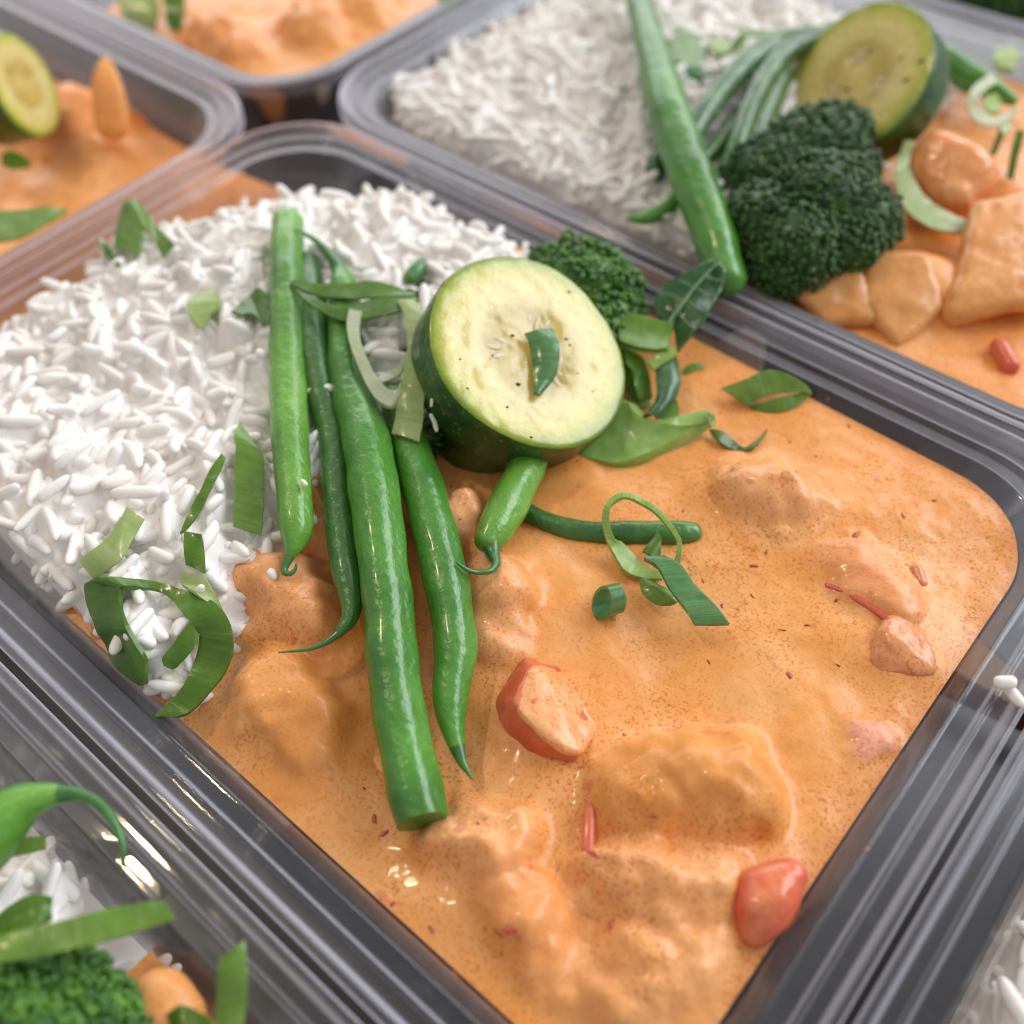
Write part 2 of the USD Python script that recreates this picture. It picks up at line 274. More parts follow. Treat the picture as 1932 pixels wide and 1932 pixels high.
def tube_points(C, rad, nseg=22, n=7, caps=('round', 'round'), squash=1.0, crease=0.0, lump=0.05, seed=0):
    C, rad = catmull(C, n), catmull(np.asarray(rad, float)[:, None], n)[:, 0]
    rad = np.maximum(rad, 0.12)
    def cap(c, r, d):
        k = np.array([0.35, 0.65, 0.86, 0.97]); return c + d * (r * 0.75 * k)[:, None], r * np.sqrt(1 - k ** 2)
    if caps[1] == 'round':
        d = C[-1] - C[-2]; d /= np.linalg.norm(d); c, r = cap(C[-1], rad[-1], d); C, rad = np.vstack([C, c]), np.append(rad, r)
    if caps[0] == 'round':
        d = C[0] - C[1]; d /= np.linalg.norm(d); c, r = cap(C[0], rad[0], d); C, rad = np.vstack([c[::-1], C]), np.append(r[::-1], rad)
    K = len(C)
    T = np.gradient(C, axis=0); T /= np.linalg.norm(T, axis=1, keepdims=True)
    u = np.cross(T[0], [0, 0, 1.0]); u /= np.linalg.norm(u)
    rings = []
    th = np.linspace(0, 2 * np.pi, nseg, endpoint=False)
    sl = np.concatenate([[0], np.cumsum(np.linalg.norm(np.diff(C, axis=0), axis=1))]); rad = rad * (1 + lump * 0.55 * np.sin(sl * 0.75 + seed))
    pr = 1 - crease * np.exp(-((np.angle(np.exp(1j * (th - 2.45)))) / 0.22) ** 2) + 0.5 * crease * np.exp(-((np.angle(np.exp(1j * (th - 1.1)))) / 0.3) ** 2)
    for i in range(K):
        u = u - T[i] * (u @ T[i]); u /= np.linalg.norm(u); w = np.cross(u, T[i])
        rings.append(C[i] + rad[i] * pr[:, None] * (np.cos(th)[:, None] * u + squash * np.sin(th)[:, None] * w))
    G = np.array(rings)
    cen = C[:, None]
    d = G - cen
    G = cen + d * (1 + lump * 2 * (meshkit.fbm(G * 0.30 + seed * 3.1, 2) - 0.5))[..., None]
    V = G.reshape(-1, 3); f = []
    a = np.arange(K - 1)[:, None] * nseg + np.arange(nseg)[None]; b = np.arange(K - 1)[:, None] * nseg + (np.arange(nseg)[None] + 1) % nseg
    a, b = a.ravel(), b.ravel()
    f = [np.stack([a, b, b + nseg], 1), np.stack([a, b + nseg, a + nseg], 1)]
    ends = np.vstack([C[0], C[-1]]); i0, i1 = len(V), len(V) + 1
    V = np.vstack([V, ends]); j = np.arange(nseg); jn = (j + 1) % nseg
    f.append(np.stack([np.full(nseg, i0), jn, j], 1)); f.append(np.stack([np.full(nseg, i1), (K - 1) * nseg + j, (K - 1) * nseg + jn], 1))
    return V, np.vstack(f)

def tube(pts, **kw):
    C = [U(x, y, h) for x, y, h, w in pts]
    rad = [w / 2 * depth(c) / F for c, (x, y, h, w) in zip(C, pts)]
    return tube_points(C, rad, **kw)

def blob(points, radii, edge=0.9, smooth=10, bump=0.6, bscale=0.25, seed=0, lap=0):
    """convex lump through spheres at points (mm), roughened"""
    ms = [manifold3d.Manifold.sphere(float(r), 28).translate([float(v) for v in p]) for p, r in zip(points, radii)]
    hull = manifold3d.Manifold.batch_hull(ms).refine_to_length(edge)
    mm = hull.to_mesh(); t = trimesh.Trimesh(mm.vert_properties[:, :3], mm.tri_verts, process=True)
    if smooth: trimesh.smoothing.filter_taubin(t, iterations=smooth)
    if lap: trimesh.smoothing.filter_laplacian(t, iterations=lap)
    n = np.array(t.vertex_normals); v = np.array(t.vertices)
    v = v + n * ((meshkit.fbm(v * bscale + seed * 11.7, 4) - 0.5) * 2 * bump)[:, None]
    return trimesh.Trimesh(v, t.faces, process=False)

def pblob(spec, **kw):
    """spec: (x, y, h, r mm) with x, y as the photograph shows the sphere's middle"""
    return blob([U(x, y, h) for x, y, h, r in spec], [r for *_, r in spec], **kw)

# ------------------------------------------------------------------ the table and the trays
table = trimesh.creation.box([1.6, 1.6, 0.03]); table.apply_translation([0, 0.1, -0.015])
tag(usdkit.mesh(stage, '/World/table', table, M['table']).GetPrim(), kind='structure')
USED[('/World', 'table')] = 1

HX, HY = 87.0, 57.5
def rrect(s, z, n=14, k=10):
    """closed outline of the tray at inset s: rounded rectangle, points anticlockwise"""
    r = max(19.0 - 0.55 * s, 9.0); a, b = HX - s, HY - s
    P = []
    for cx, cy, t0 in ((a - r, b - r, 0), (-a + r, b - r, 90), (-a + r, -b + r, 180), (a - r, -b + r, 270)):
        t = np.radians(np.linspace(t0, t0 + 90, n)); arc = np.stack([cx + r * np.cos(t), cy + r * np.sin(t)], 1)
        P.append(arc)
    out = []
    for i in range(4):
        A, B = P[i], P[(i + 1) % 4]
        out.append(A); t = np.linspace(0, 1, k + 2)[1:-1, None]; out.append(A[-1] * (1 - t) + B[0] * t)
    P = np.vstack(out)
    return np.column_stack([P, np.full(len(P), z)])

def sweep(profile, closed=False):
    rings = [rrect(s, z) for s, z in profile]
    n = len(rings[0]); V = np.vstack(rings); f = []
    K = len(rings)
    for i in range(K if closed else K - 1):
        a = i * n + np.arange(n); b = i * n + (np.arange(n) + 1) % n; c = ((i + 1) % K) * n + np.arange(n); d = ((i + 1) % K) * n + (np.arange(n) + 1) % n
        f += [np.stack([a, b, d], 1), np.stack([a, d, c], 1)]
    return V, np.vstack(f), n

def spline2(P, n=4):
    return catmull(np.asarray(P, float), n)
top_side = spline2([(0.05, -3.6), (0.0, -2.0), (0.04, -0.6), (0.28, -0.12), (0.65, 0.0), (1.0, -0.12), (1.3, -0.6), (1.5, -1.3), (1.75, -1.72), (2.2, -1.82), (2.7, -1.84), (3.15, -1.82), (3.4, -1.62), (3.65, -1.52), (3.9, -1.66), (4.1, -2.12), (4.35, -2.28), (4.7, -2.3), (5.4, -2.3), (6.05, -2.3), (6.3, -2.22)])
WALL = [(6.3, -2.22), (6.7, -2.5), (7.4, -3.4), (8.4, -5.0), (9.2, -7.5), (10.0, -12), (11.2, -20), (12.6, -32), (13.4, -38), (14.6, -41), (17, -42.3), (20, -42.6)]
def wall_s(h):
    hs = [-z for s, z in WALL]; return np.interp(-np.asarray(h, float), hs, [s for s, z in WALL])
rimV, rimF, _ = sweep(top_side)
w_in = spline2(WALL, 4)
tubV, tubF, nr = sweep(w_in)
ring_a = (len(w_in) - 1) * nr + np.arange(nr); ring_b = (len(w_in) - 1) * nr + (np.arange(nr) + 1) % nr
tubF = np.vstack([tubF, np.stack([ring_a, ring_b, np.full(nr, len(tubV))], 1)]); tubV = np.vstack([tubV, [[0, 0, w_in[-1][1]]]])

def first_tray(label, loc):
    t = thing('food_tray', label, 'food tray', loc=np.array(loc) / 1000 + [0, 0, RIM / 1000])
    part(t, 'rim', (rimV / 1000, rimF), 'plastic_rim', smooth=True, world=False)
    part(t, 'tub', (tubV / 1000, tubF), 'plastic_tub', smooth=50, world=False)
    return t
tray0 = first_tray('clear plastic tray in the middle, holding rice, green beans, a big courgette slice and curry', (0, 0, 0))
TR = {'main': np.array([0, 0, 0.0])}
def tray(key, label, loc):
    TR[key] = np.array([*loc, 0.0])
    t = thing('food_tray', label, 'food tray', loc=TR[key] / 1000 + [0, 0, RIM / 1000])
    t.GetReferences().AddInternalReference(tray0.GetPath()); t.SetInstanceable(True)
    for k, v in (('label', label), ('category', 'food tray')): t.SetCustomDataByKey(k, v)
tray('ne', 'blurred clear plastic tray at the upper right with rice, dark broccoli and a long bean', (-1.0, 116.5))
tray('left', 'blurred clear plastic tray cut off by the left edge, with curry and a courgette slice', (-175.5, -4.5))
tray('top', 'blurred clear plastic tray at the top edge, its rounded corner full of orange curry', (-178.0, 112.0))
tray('sw', 'clear plastic tray at the lower left with broccoli and a curled bean over its rim', (2.0, -116.2))
tray('se', 'clear plastic tray at the lower right, only its rim and some rice in view', (175.0, 0.5))
tray('far', 'far blurred tray in the top right corner with dark broccoli in it', (0.0, 233.5))

# ------------------------------------------------------------------ curry
def gauss(x, y, cx, cy, rx, ry, a, ang=0.0, p=2.0):
    c, s = math.cos(ang), math.sin(ang); u = ((x - cx) * c + (y - cy) * s) / rx; v = (-(x - cx) * s + (y - cy) * c) / ry
    return a * np.exp(-(u * u + v * v) ** (p / 2))

PIECE = {}
def curry(key, label, level, x0, x1=None, bumps=(), res=0.7, seed=0, flakes=(), tilt=(0, 0), pieces=()):
    """sauce filling the tray from x0 to the far end: top surface plus a skirt down the wall to the floor"""
    o = TR[key]
    lv = level
    s = float(wall_s(lv)) + 0.25
    a, b = HX - s, HY - s; r = max(19 - 0.55 * s, 9)
    x1 = a if x1 is None else x1
    nx, ny = int((x1 - x0) / res), int(2 * b / res)
    X, Y = np.meshgrid(np.linspace(x0, x1, nx), np.linspace(-b, b, ny), indexing='ij')
    for sx, sy in ((1, 1), (1, -1), (-1, 1), (-1, -1)):
        dx, dy = X * sx - (a - r), Y * sy - (b - r)
        k = (dx > 0) & (dy > 0)
        h = np.hypot(dx, dy); mx = np.maximum(dx, dy); sc = np.where(h > 0, mx / np.maximum(h, 1e-9), 1)
        X = np.where(k, sx * (a - r + dx * sc), X); Y = np.where(k, sy * (b - r + dy * sc), Y)
    Z = lv + tilt[0] * X + tilt[1] * Y + (meshkit.fbm(np.stack([X / 9, Y / 9, np.full_like(X, seed)], -1), 4, seed) - 0.5) * 1.5 + (meshkit.fbm(np.stack([X / 2.4, Y / 2.4, np.full_like(X, seed + 5)], -1), 3, seed) - 0.5) * 0.12
    ds_ = wall_s(lv + tilt[0] * X + tilt[1] * Y) - wall_s(lv)
    X = np.where(X > x0 + 1, X - np.sign(X) * ds_ * (np.abs(X) / a) ** 4, X); Y = Y - np.sign(Y) * ds_ * (np.abs(Y) / b) ** 4
    for g in bumps: Z = Z + gauss(X, Y, *g)
    edge = np.minimum(np.minimum(a - np.abs(X), b - np.abs(Y)), 4) / 4
    Zl = lv + tilt[0] * X + tilt[1] * Y
    Z = Zl + (Z - Zl) * np.clip(edge, 0, 1) ** 0.7 - 0.5 * np.exp(-edge * 4) * 0
    # pieces of meat and pepper lie in the sauce and are coated with it: one skin runs over all of them
    own = np.full(X.shape, -1); TW = np.zeros(X.shape); TC = np.zeros(X.shape + (3,)); best = np.full(X.shape, 0.0)
    for k, pc in enumerate(pieces):
        q = np.stack([X, Y, np.full_like(X, k * 9.1)], -1)
        wx = (meshkit.fbm(q * 0.22, 2, 71) - .5) * 4.2 + (meshkit.fbm(q * 0.75, 2, 72) - .5) * 0.8
        wy = (meshkit.fbm(q * 0.22, 2, 73) - .5) * 4.2 + (meshkit.fbm(q * 0.75, 2, 74) - .5) * 0.8
        P = np.zeros_like(X); Wt = np.zeros_like(X)
        for (px, py, rx, ry, a, ang) in pc['ell']:
            c = U(px, py, pc.get('h', -3.5)) - o; g = gauss(X + wx, Y + wy, c[0], c[1], rx, ry, 1.0, ang, pc.get('p', 3.6))
            P = np.maximum(P, a * g) + 0.25 * np.minimum(P, a * g); Wt = np.maximum(Wt, g)
        rn = pc.get('rough', 1.0)
        fib = np.abs(meshkit.fbm(q * [0.25, 0.55, 1] + 3, 2, 75) - .5) * 2
        P = P + Wt ** 2 * rn * ((meshkit.fbm(q * 0.30, 2, 76) - .5) * 3.0 + (meshkit.fbm(q * 0.7, 2, 78) - .5) * 0.5 - fib * 0.30 + 0.10 + (meshkit.fbm(q * 1.5, 2, 77) - .5) * 0.18)
        sl = pc.get('slope')
        if sl: c = U(*pc['ell'][0][:2], -3.5); P = P + Wt * ((X - c[0]) * sl[0] + (Y - c[1]) * sl[1])
        k_ = P > best
        Z = Z + np.maximum(P - best, 0) * 1.0; own = np.where(k_ & (Wt > 0.42), k, own)
        wn = np.clip((Wt - 0.15) / 0.6, 0, 1); TC = np.where((wn > TW)[..., None], np.array(pc['tone']), TC); TW = np.maximum(TW, wn * pc.get('tw', 0.75)); best = np.maximum(best, P)
    Z = gaussian_filter(Z, 0.9 * 0.34 / res)
    G = np.stack([X, Y, Z], -1)
    t = thing('curry', label, 'curry')
    border = np.concatenate([G[:, 0], G[-1, 1:], G[-2::-1, -1], G[0, -2:0:-1]])
    V, Fc = [G.reshape(-1, 3)], [grid_faces(nx, ny)]
    base = nx * ny; n = len(border); prev = border
    levels = [z for z in (-9, -14, -20, -28, -36, -40)]
    for q, zl in enumerate(levels):
        ds = float(wall_s(zl)) - float(wall_s(lv))
        sc = np.array([(a - ds) / a, (b - ds) / b])
        ring = np.column_stack([np.where(border[:, 0] < x0 + 0.01, border[:, 0], border[:, 0] * sc[0]), border[:, 1] * sc[1], np.minimum(zl, prev[:, 2] - 0.5)])
        V += [prev, ring]; i = np.arange(n); j = (i + 1) % n
        Fc += [np.stack([base + j, base + i, base + n + i], 1), np.stack([base + j, base + n + i, base + n + j], 1)]
        base += 2 * n; prev = ring
    V.append(prev); V.append(prev.mean(0)[None]); i = np.arange(n); j = (i + 1) % n
    Fc.append(np.stack([base + j, base + i, np.full(n, base + n)], 1))
    N = np.cross(np.gradient(G, axis=0), np.gradient(G, axis=1)); N /= np.maximum(np.linalg.norm(N, axis=2, keepdims=True), 1e-9); N = np.where(N[..., 2:] < 0, -N, N).reshape(-1, 3)
    AV = np.vstack(V); nt_ = nx * ny
    gf = Fc[0]; fo = own.ravel()[gf[:, 0]]
    SF = np.vstack([gf[fo < 0]] + Fc[1:])
    def finish(prim, v, f, top_n, tone, tw):
        me = UsdGeom.Mesh(prim); n = np.array(me.GetNormalsAttr().Get()); n[:len(top_n)] = top_n
        me.GetNormalsAttr().Set(Vt.Vec3fArray.FromNumpy(n.astype(np.float32)))
        pv = UsdGeom.PrimvarsAPI(me); z = len(v) - len(top_n)
        pv.CreatePrimvar('tone', Sdf.ValueTypeNames.Color3fArray, 'vertex').Set(Vt.Vec3fArray.FromNumpy(np.vstack([tone, np.zeros((z, 3))]).astype(np.float32)))
        pv.CreatePrimvar('tone_weight', Sdf.ValueTypeNames.FloatArray, 'vertex').Set(Vt.FloatArray.FromNumpy(np.concatenate([tw, np.zeros(z)]).astype(np.float32)))
    pr_ = part(t, 'sauce', (AV + o, SF), 'sauce', smooth=True); finish(pr_, AV, SF, N, TC.reshape(-1, 3), TW.ravel())
    for k, pc in enumerate(pieces):
        f = gf[fo == k]
        if len(f) == 0: print('no faces', pc['label']); continue
        ids, inv = np.unique(f, return_inverse=True); f = inv.reshape(-1, 3); v = AV[ids]; n0 = len(v)
        low = v - [0, 0, 3.0]; low[:, :2] = low[:, :2].mean(0) + (low[:, :2] - low[:, :2].mean(0)) * 0.9
        e = np.vstack([f[:, [0, 1]], f[:, [1, 2]], f[:, [2, 0]]]); es = np.sort(e, 1); _, first, cnt = np.unique(es, axis=0, return_index=True, return_counts=True)
        be = e[first[cnt == 1]]
        side = np.vstack([np.stack([be[:, 1], be[:, 0], be[:, 0] + n0], 1), np.stack([be[:, 1], be[:, 0] + n0, be[:, 1] + n0], 1)])
        ff = np.vstack([f, f[:, ::-1] + n0, side]); vv = np.vstack([v, low])
        ct = thing(pc['name'], pc['label'], pc['cat']); pr_ = part(ct, pc.get('part', 'coated_meat'), (vv + o, ff), 'sauce', smooth=True)
        finish(pr_, vv, ff, N[ids], TC.reshape(-1, 3)[ids], TW.ravel()[ids]); PIECE[pc['label']] = ct
    zi = lambda x, y: float(Z.ravel()[np.argmin((X.ravel() - x) ** 2 + (Y.ravel() - y) ** 2)])
    r2 = np.random.default_rng(seed + 50)
    for k, (x, y, L) in enumerate(flakes):
        fl = trimesh.creation.icosphere(subdivisions=1); v = np.array(fl.vertices) * [L, L * r2.uniform(0.3, 0.55), 0.16]
        v = v * (1 + 0.8 * (r2.random((len(v), 1)) - 0.5)); an = r2.uniform(0, 6.3); c, sn = math.cos(an), math.sin(an)
        v = np.column_stack([v[:, 0] * c - v[:, 1] * sn + x, v[:, 0] * sn + v[:, 1] * c + y, v[:, 2] + zi(x, y) - 0.03])
        part(t, 'chili_flake', (v + o, np.array(fl.faces)), 'chili', smooth=True)
    return zi

PIECE = {}
LV = -5.0
def pb(x, y, rx, ry, a, ang=0.0, h=-4, p=2.0):
    q = U(x, y, h); return (q[0], q[1], rx, ry, a, ang, p)
bumps = [pb(1310, 1500, 14, 11, 1.4, 0.5), pb(900, 1610, 10, 9, 1.0, -0.5), pb(1230, 1680, 12, 9, 1.2, 0.4), pb(530, 1320, 9, 10, 1.0), pb(520, 1140, 10, 9, 1.2), pb(1440, 930, 10, 8, 1.0), pb(1690, 1200, 10, 6, 1.2, 0.8), pb(1075, 1335, 7, 7, 2.2), pb(620, 960, 9, 9, 2.0),
         pb(930, 1120, 8, 9, 1.0), pb(820, 1000, 9, 7, 2.0), pb(1100, 900, 9, 6, 1.6), pb(790, 1400, 9, 7, -1.4), pb(1500, 1330, 12, 9, 1.0), pb(1130, 1290, 9, 6, -0.8), pb(660, 1250, 6, 8, 1.6), pb(430, 1330, 5, 5, 1.2), pb(1100, 1760, 4, 9, -1.8, 0.3), pb(1050, 1130, 12, 9, 1.4), pb(1560, 940, 12, 8, 1.0), pb(1400, 1330, 10, 8, -.7), pb(1700, 900, 10, 8, .8)]
fl = [(1425, 1065, .8), (1447, 1040, .6), (1365, 1135, .5), (1525, 1177, .5), (1478, 1185, .5), (1490, 1270, .6), (1155, 1745, .75), (965, 1760, .8), (810, 1740, .6), (855, 1825, .6), (735, 1690, .5), (1180, 1385, .4), (1640, 1590, .5), (1610, 1020, .9),
      (700, 1530, .7), (720, 1555, .8), (940, 1760, .5), (1250, 1130, .4), (1000, 1640, .5), (1230, 1560, .5), (1120, 1620, 1.0), (1340, 1240, .4), (1420, 1120, .4), (1580, 1130, .5), (1290, 960, .4), (1090, 880, .4), (1700, 980, .5), (1760, 950, .4), (1560, 760, .5), (1600, 810, .5)]
flakes = [(*U(x, y, -4.6)[:2], L) for x, y, L in fl] + [(rng.uniform(5, 72), rng.uniform(-40, 40), rng.uniform(.2, .42)) for _ in range(24)]
BR, PK, PL = (0.72, 0.285, 0.072), (0.83, 0.325, 0.14), (0.85, 0.40, 0.19)
def pc(name, label, cat, ell, tone, **k): return dict(name=name, label=label, cat=cat, ell=ell, tone=tone, **k)
CH = 'chicken_piece'
pieces = [
    pc(CH, 'sauce coated chicken lump at the rice edge under the tip of the pale bean', 'chicken', [(490, 1085, 5.5, 4.8, 5.0, .3), (560, 1110, 5.8, 5.6, 5.4, .5), (440, 1105, 3.6, 3.2, 3.6, 0), (545, 1175, 6.2, 4.2, 4.2, .7)], PL, p=4.2, tw=.6, rough=.55),
    pc(CH, 'long tapered chicken strip in curry below the first chicken lump', 'chicken', [(520, 1290, 6.5, 5.6, 3.6, -.33), (580, 1360, 6.0, 4.2, 3.0, -.33)], BR, p=4.6, tw=.5, rough=.35),
    pc(CH, 'largest chicken lump in the curry, above the red pepper at the lower right', 'chicken', [(1230, 1480, 6.6, 6.2, 4.6, .7), (1330, 1465, 7.6, 6.4, 5.6, .7), (1410, 1490, 5.0, 5.0, 4.8, .5)], BR, p=4.6, tw=.8, rough=.75),
    pc(CH, 'chicken lump beside the cut end of the longest bean', 'chicken', [(860, 1570, 4.6, 3.8, 3.0, .2), (925, 1580, 4.8, 5.2, 3.8, -.5)], PL, p=4, tw=.5),
    pc(CH, 'low chicken strip under the sauce at the bottom of the middle tray', 'chicken', [(965, 1680, 6.0, 4.4, 2.8, -.5), (1035, 1750, 6.5, 4.6, 3.0, -.5)], PK, p=3.6, tw=.4, rough=.7),
    pc(CH, 'ragged chicken piece just left of the shiny red pepper', 'chicken', [(1160, 1640, 5.0, 4.2, 3.2, .4), (1250, 1680, 6.2, 5.4, 3.8, .4), (1330, 1650, 4.6, 4.2, 3.0, .4)], PL, p=3.6, tw=.6, rough=1.2),
    pc(CH, 'long smooth chicken piece under sauce near the bottom edge of the picture', 'chicken', [(1220, 1830, 8, 6, 2.8, .3), (1300, 1790, 7, 6, 2.4, .3)], PL, p=3.4, tw=.4, rough=.8),
    pc(CH, 'pale chicken piece in the curry right of the sunken dark bean', 'chicken', [(1440, 925, 5.5, 5.0, 3.4, .2), (1480, 945, 4.4, 4.6, 2.8, .2)], PL, p=4, tw=.7, rough=.7),
    pc(CH, 'pale chicken piece between the bean tips below the short bright bean', 'chicken', [(930, 1110, 4.8, 7.0, 3.6, .7), (935, 1190, 4.4, 5, 2.4, .7)], PL, p=4, tw=.7, rough=.6),
    pc(CH, 'small rough chicken scrap under the dark skin of the courgette slice', 'chicken', [(880, 975, 3.4, 4.4, 4.4, .6)], PL, p=4, tw=.9, rough=1.4),
    pc(CH, 'chicken bulge behind the pale bean at the edge of the rice', 'chicken', [(612, 935, 4.4, 5.0, 4.8, .7), (605, 1010, 4.6, 5.6, 4.2, .7)], BR, p=4, tw=.3, rough=.6),
    pc(CH, 'flat pale piece under sauce above the triangular red pepper', 'chicken', [(1640, 1085, 7.5, 5.0, 1.8, -.1), (1690, 1110, 5.0, 4.6, 1.8, -.1)], PK, p=4, tw=.8, rough=.4),
    pc('red_pepper_piece', 'pink sauce covered pepper patch near the right wall below the triangular piece', 'red pepper', [(1655, 1385, 2.2, 3.8, .9, -.6)], (0.80, 0.34, 0.23), p=4.5, tw=.9, rough=.25, part='coated_flesh'),
]
zmain = curry('main', 'orange creamy chicken curry filling the right half of the middle tray', LV, -22, bumps=bumps, res=0.34, seed=3, flakes=flakes, tilt=(-0.016, 0.036), pieces=pieces)
curry('ne', 'blurred orange curry in the upper right tray beside the dark broccoli head', -6.5, 8, bumps=[(40, -30, 11, 8, 6, .3, 3), (66, -8, 14, 12, 8, .2, 3), (38, 6, 12, 8, 4, .2, 3), (60, 24, 9, 8, 3, 0, 2)], res=0.9, seed=9)
curry('left', 'blurred orange curry in the tray cut off by the left edge', -13.0, -10, bumps=[(58, -18, 13, 11, 5, 0, 2), (30, -20, 10, 10, 3, 0, 2)], res=0.7, seed=14, pieces=[pc(CH, 'blurred orange lump beside the courgette slice in the left tray', 'chicken', [(125, 190, 11, 10, 8.5, .4), (190, 240, 10, 8, 4.5, .2)], PK, p=2.6, tw=.4, h=-7, rough=.8)])
curry('top', 'blurred orange curry filling the rounded corner of the tray at the top edge', -5.0, 10, bumps=[(45, 8, 10, 10, 4, 0, 2)], res=0.7, seed=21, pieces=[pc(CH, 'blurred reddish chicken lump at the left in the tray on the top edge', 'chicken', [(410, 50, 8, 7, 5.5, .3), (450, 80, 6, 5, 4, .3)], PK, p=3.4, tw=.7, h=-2, rough=1.2), pc(CH, 'blurred chicken lump at the right in the tray on the top edge', 'chicken', [(590, 35, 9, 8, 5.5, .2), (680, 0, 9, 8, 5, .2)], BR, p=3.4, tw=.6, h=-2, rough=1.2)])
curry('sw', 'orange curry showing in the lower left tray beside its broccoli', -9.0, 22, bumps=[(34, 30, 7, 6, 6, 0, 2)], res=0.9, seed=28)

# ------------------------------------------------------------------ rice
def grain_mesh(L, rad, bend, nl=9, nc=8):
    t = np.array([-1, -.985, -.92, -.7, -.25, .25, .7, .92, .985, 1.0]); nl = len(t); r = rad * np.clip(1 - np.abs(t) ** 4.6, 0, 1) ** 0.5; r[0] = r[-1] = 0.015
    th = np.linspace(0, 2 * np.pi, nc, endpoint=False)
    V = np.stack([np.repeat((t * L / 2)[:, None], nc, 1), r[:, None] * np.cos(th) + (bend * (t ** 2 - 0.4))[:, None], 0.88 * r[:, None] * np.sin(th)], -1).reshape(-1, 3)
    a = (np.arange(nl - 1)[:, None] * nc + np.arange(nc)).ravel(); b = (np.arange(nl - 1)[:, None] * nc + (np.arange(nc) + 1) % nc).ravel()
    return V, np.vstack([np.stack([a, b, b + nc], 1), np.stack([a, b + nc, a + nc], 1)])

def pile(mound, x0, x1, y0, y1, inside, n, seed, deep=4.2, Lr=(4.2, 7.4), rr=(0.80, 1.04)):
    """drops grains one by one on a height map until the heap reaches mound(x, y)"""
    r = np.random.default_rng(seed); res = 0.35
    gx, gy = np.arange(x0 - 6, x1 + 6, res), np.arange(y0 - 6, y1 + 6, res)
    X, Y = np.meshgrid(gx, gy, indexing='ij'); T = mound(X, Y); H = T - deep
    clump = (meshkit.fbm(np.stack([X / 6.5, Y / 6.5, np.full_like(X, seed)], -1), 3, seed) - 0.5) * 6.0
    T = T + clump
    out = []; tries = 0
    while len(out) < n and tries < n * 14:
        tries += 1
        x, y = r.uniform(x0, x1), r.uniform(y0, y1)
        if not inside(x, y): continue
        i, j = int((x - gx[0]) / res), int((y - gy[0]) / res)
        if H[i, j] > T[i, j] - 0.3: continue
        L, rad = r.uniform(*Lr), r.uniform(*rr)
        if r.random() < 0.22: L *= 0.6
        yaw = r.uniform(0, np.pi * 2); pit = np.clip(r.normal(0, 0.24), -0.95, 0.95)
        if r.random() < 0.035: pit = r.uniform(0.6, 1.1)
        ca, sa, cp, sp = math.cos(yaw), math.sin(yaw), math.cos(pit), math.sin(pit)
        w = int(L / 2 / res) + 3
        ii, jj = np.meshgrid(np.arange(max(i - w, 0), min(i + w + 1, len(gx))), np.arange(max(j - w, 0), min(j + w + 1, len(gy))), indexing='ij')
        dx, dy = gx[ii] - x, gy[jj] - y
        s = (dx * ca + dy * sa) / cp; d = -dx * sa + dy * ca
        rr_ = rad * np.sqrt(np.clip(1 - np.abs(s / (L / 2)) ** 4.6, 0, 1))
        k = np.abs(d) < rr_ * 0.95
        if k.sum() < 4: continue
        hz = np.sqrt(np.maximum(rr_ ** 2 - d ** 2, 0))[k]; cz = (s * sp)[k]
        z = np.percentile(H[ii[k], jj[k]] - (cz - hz), 62)
        H[ii[k], jj[k]] = np.maximum(H[ii[k], jj[k]], z + cz + hz)
        out.append((x, y, z, L, rad, yaw, pit, r.normal(0, 0.5), r.uniform(0, 6.3)))
    return out, (gx, gy, H)

def grain_place(g):
    x, y, z, L, rad, yaw, pit, bend, roll = g
    V, f = grain_mesh(L, rad, bend)
    c, s = math.cos(roll), math.sin(roll); V = np.column_stack([V[:, 0], V[:, 1] * c - V[:, 2] * s, V[:, 1] * s + V[:, 2] * c])
    c, s = math.cos(pit), math.sin(pit); V = np.column_stack([V[:, 0] * c - V[:, 2] * s, V[:, 1], V[:, 0] * s + V[:, 2] * c])
    c, s = math.cos(yaw), math.sin(yaw); V = np.column_stack([V[:, 0] * c - V[:, 1] * s, V[:, 0] * s + V[:, 1] * c, V[:, 2]])
    V = V + [x, y, z]
    return V, f

def inset_ok(h, extra=0.0):
    s = float(wall_s(h)) + 0.4 + extra; a, b = HX - s, HY - s; r = max(19 - 0.55 * s, 9)
    def f(x, y):
        dx, dy = abs(x) - (a - r), abs(y) - (b - r)
        if dx > 0 and dy > 0: return math.hypot(dx, dy) < r
        return abs(x) < a and abs(y) < b
    return f

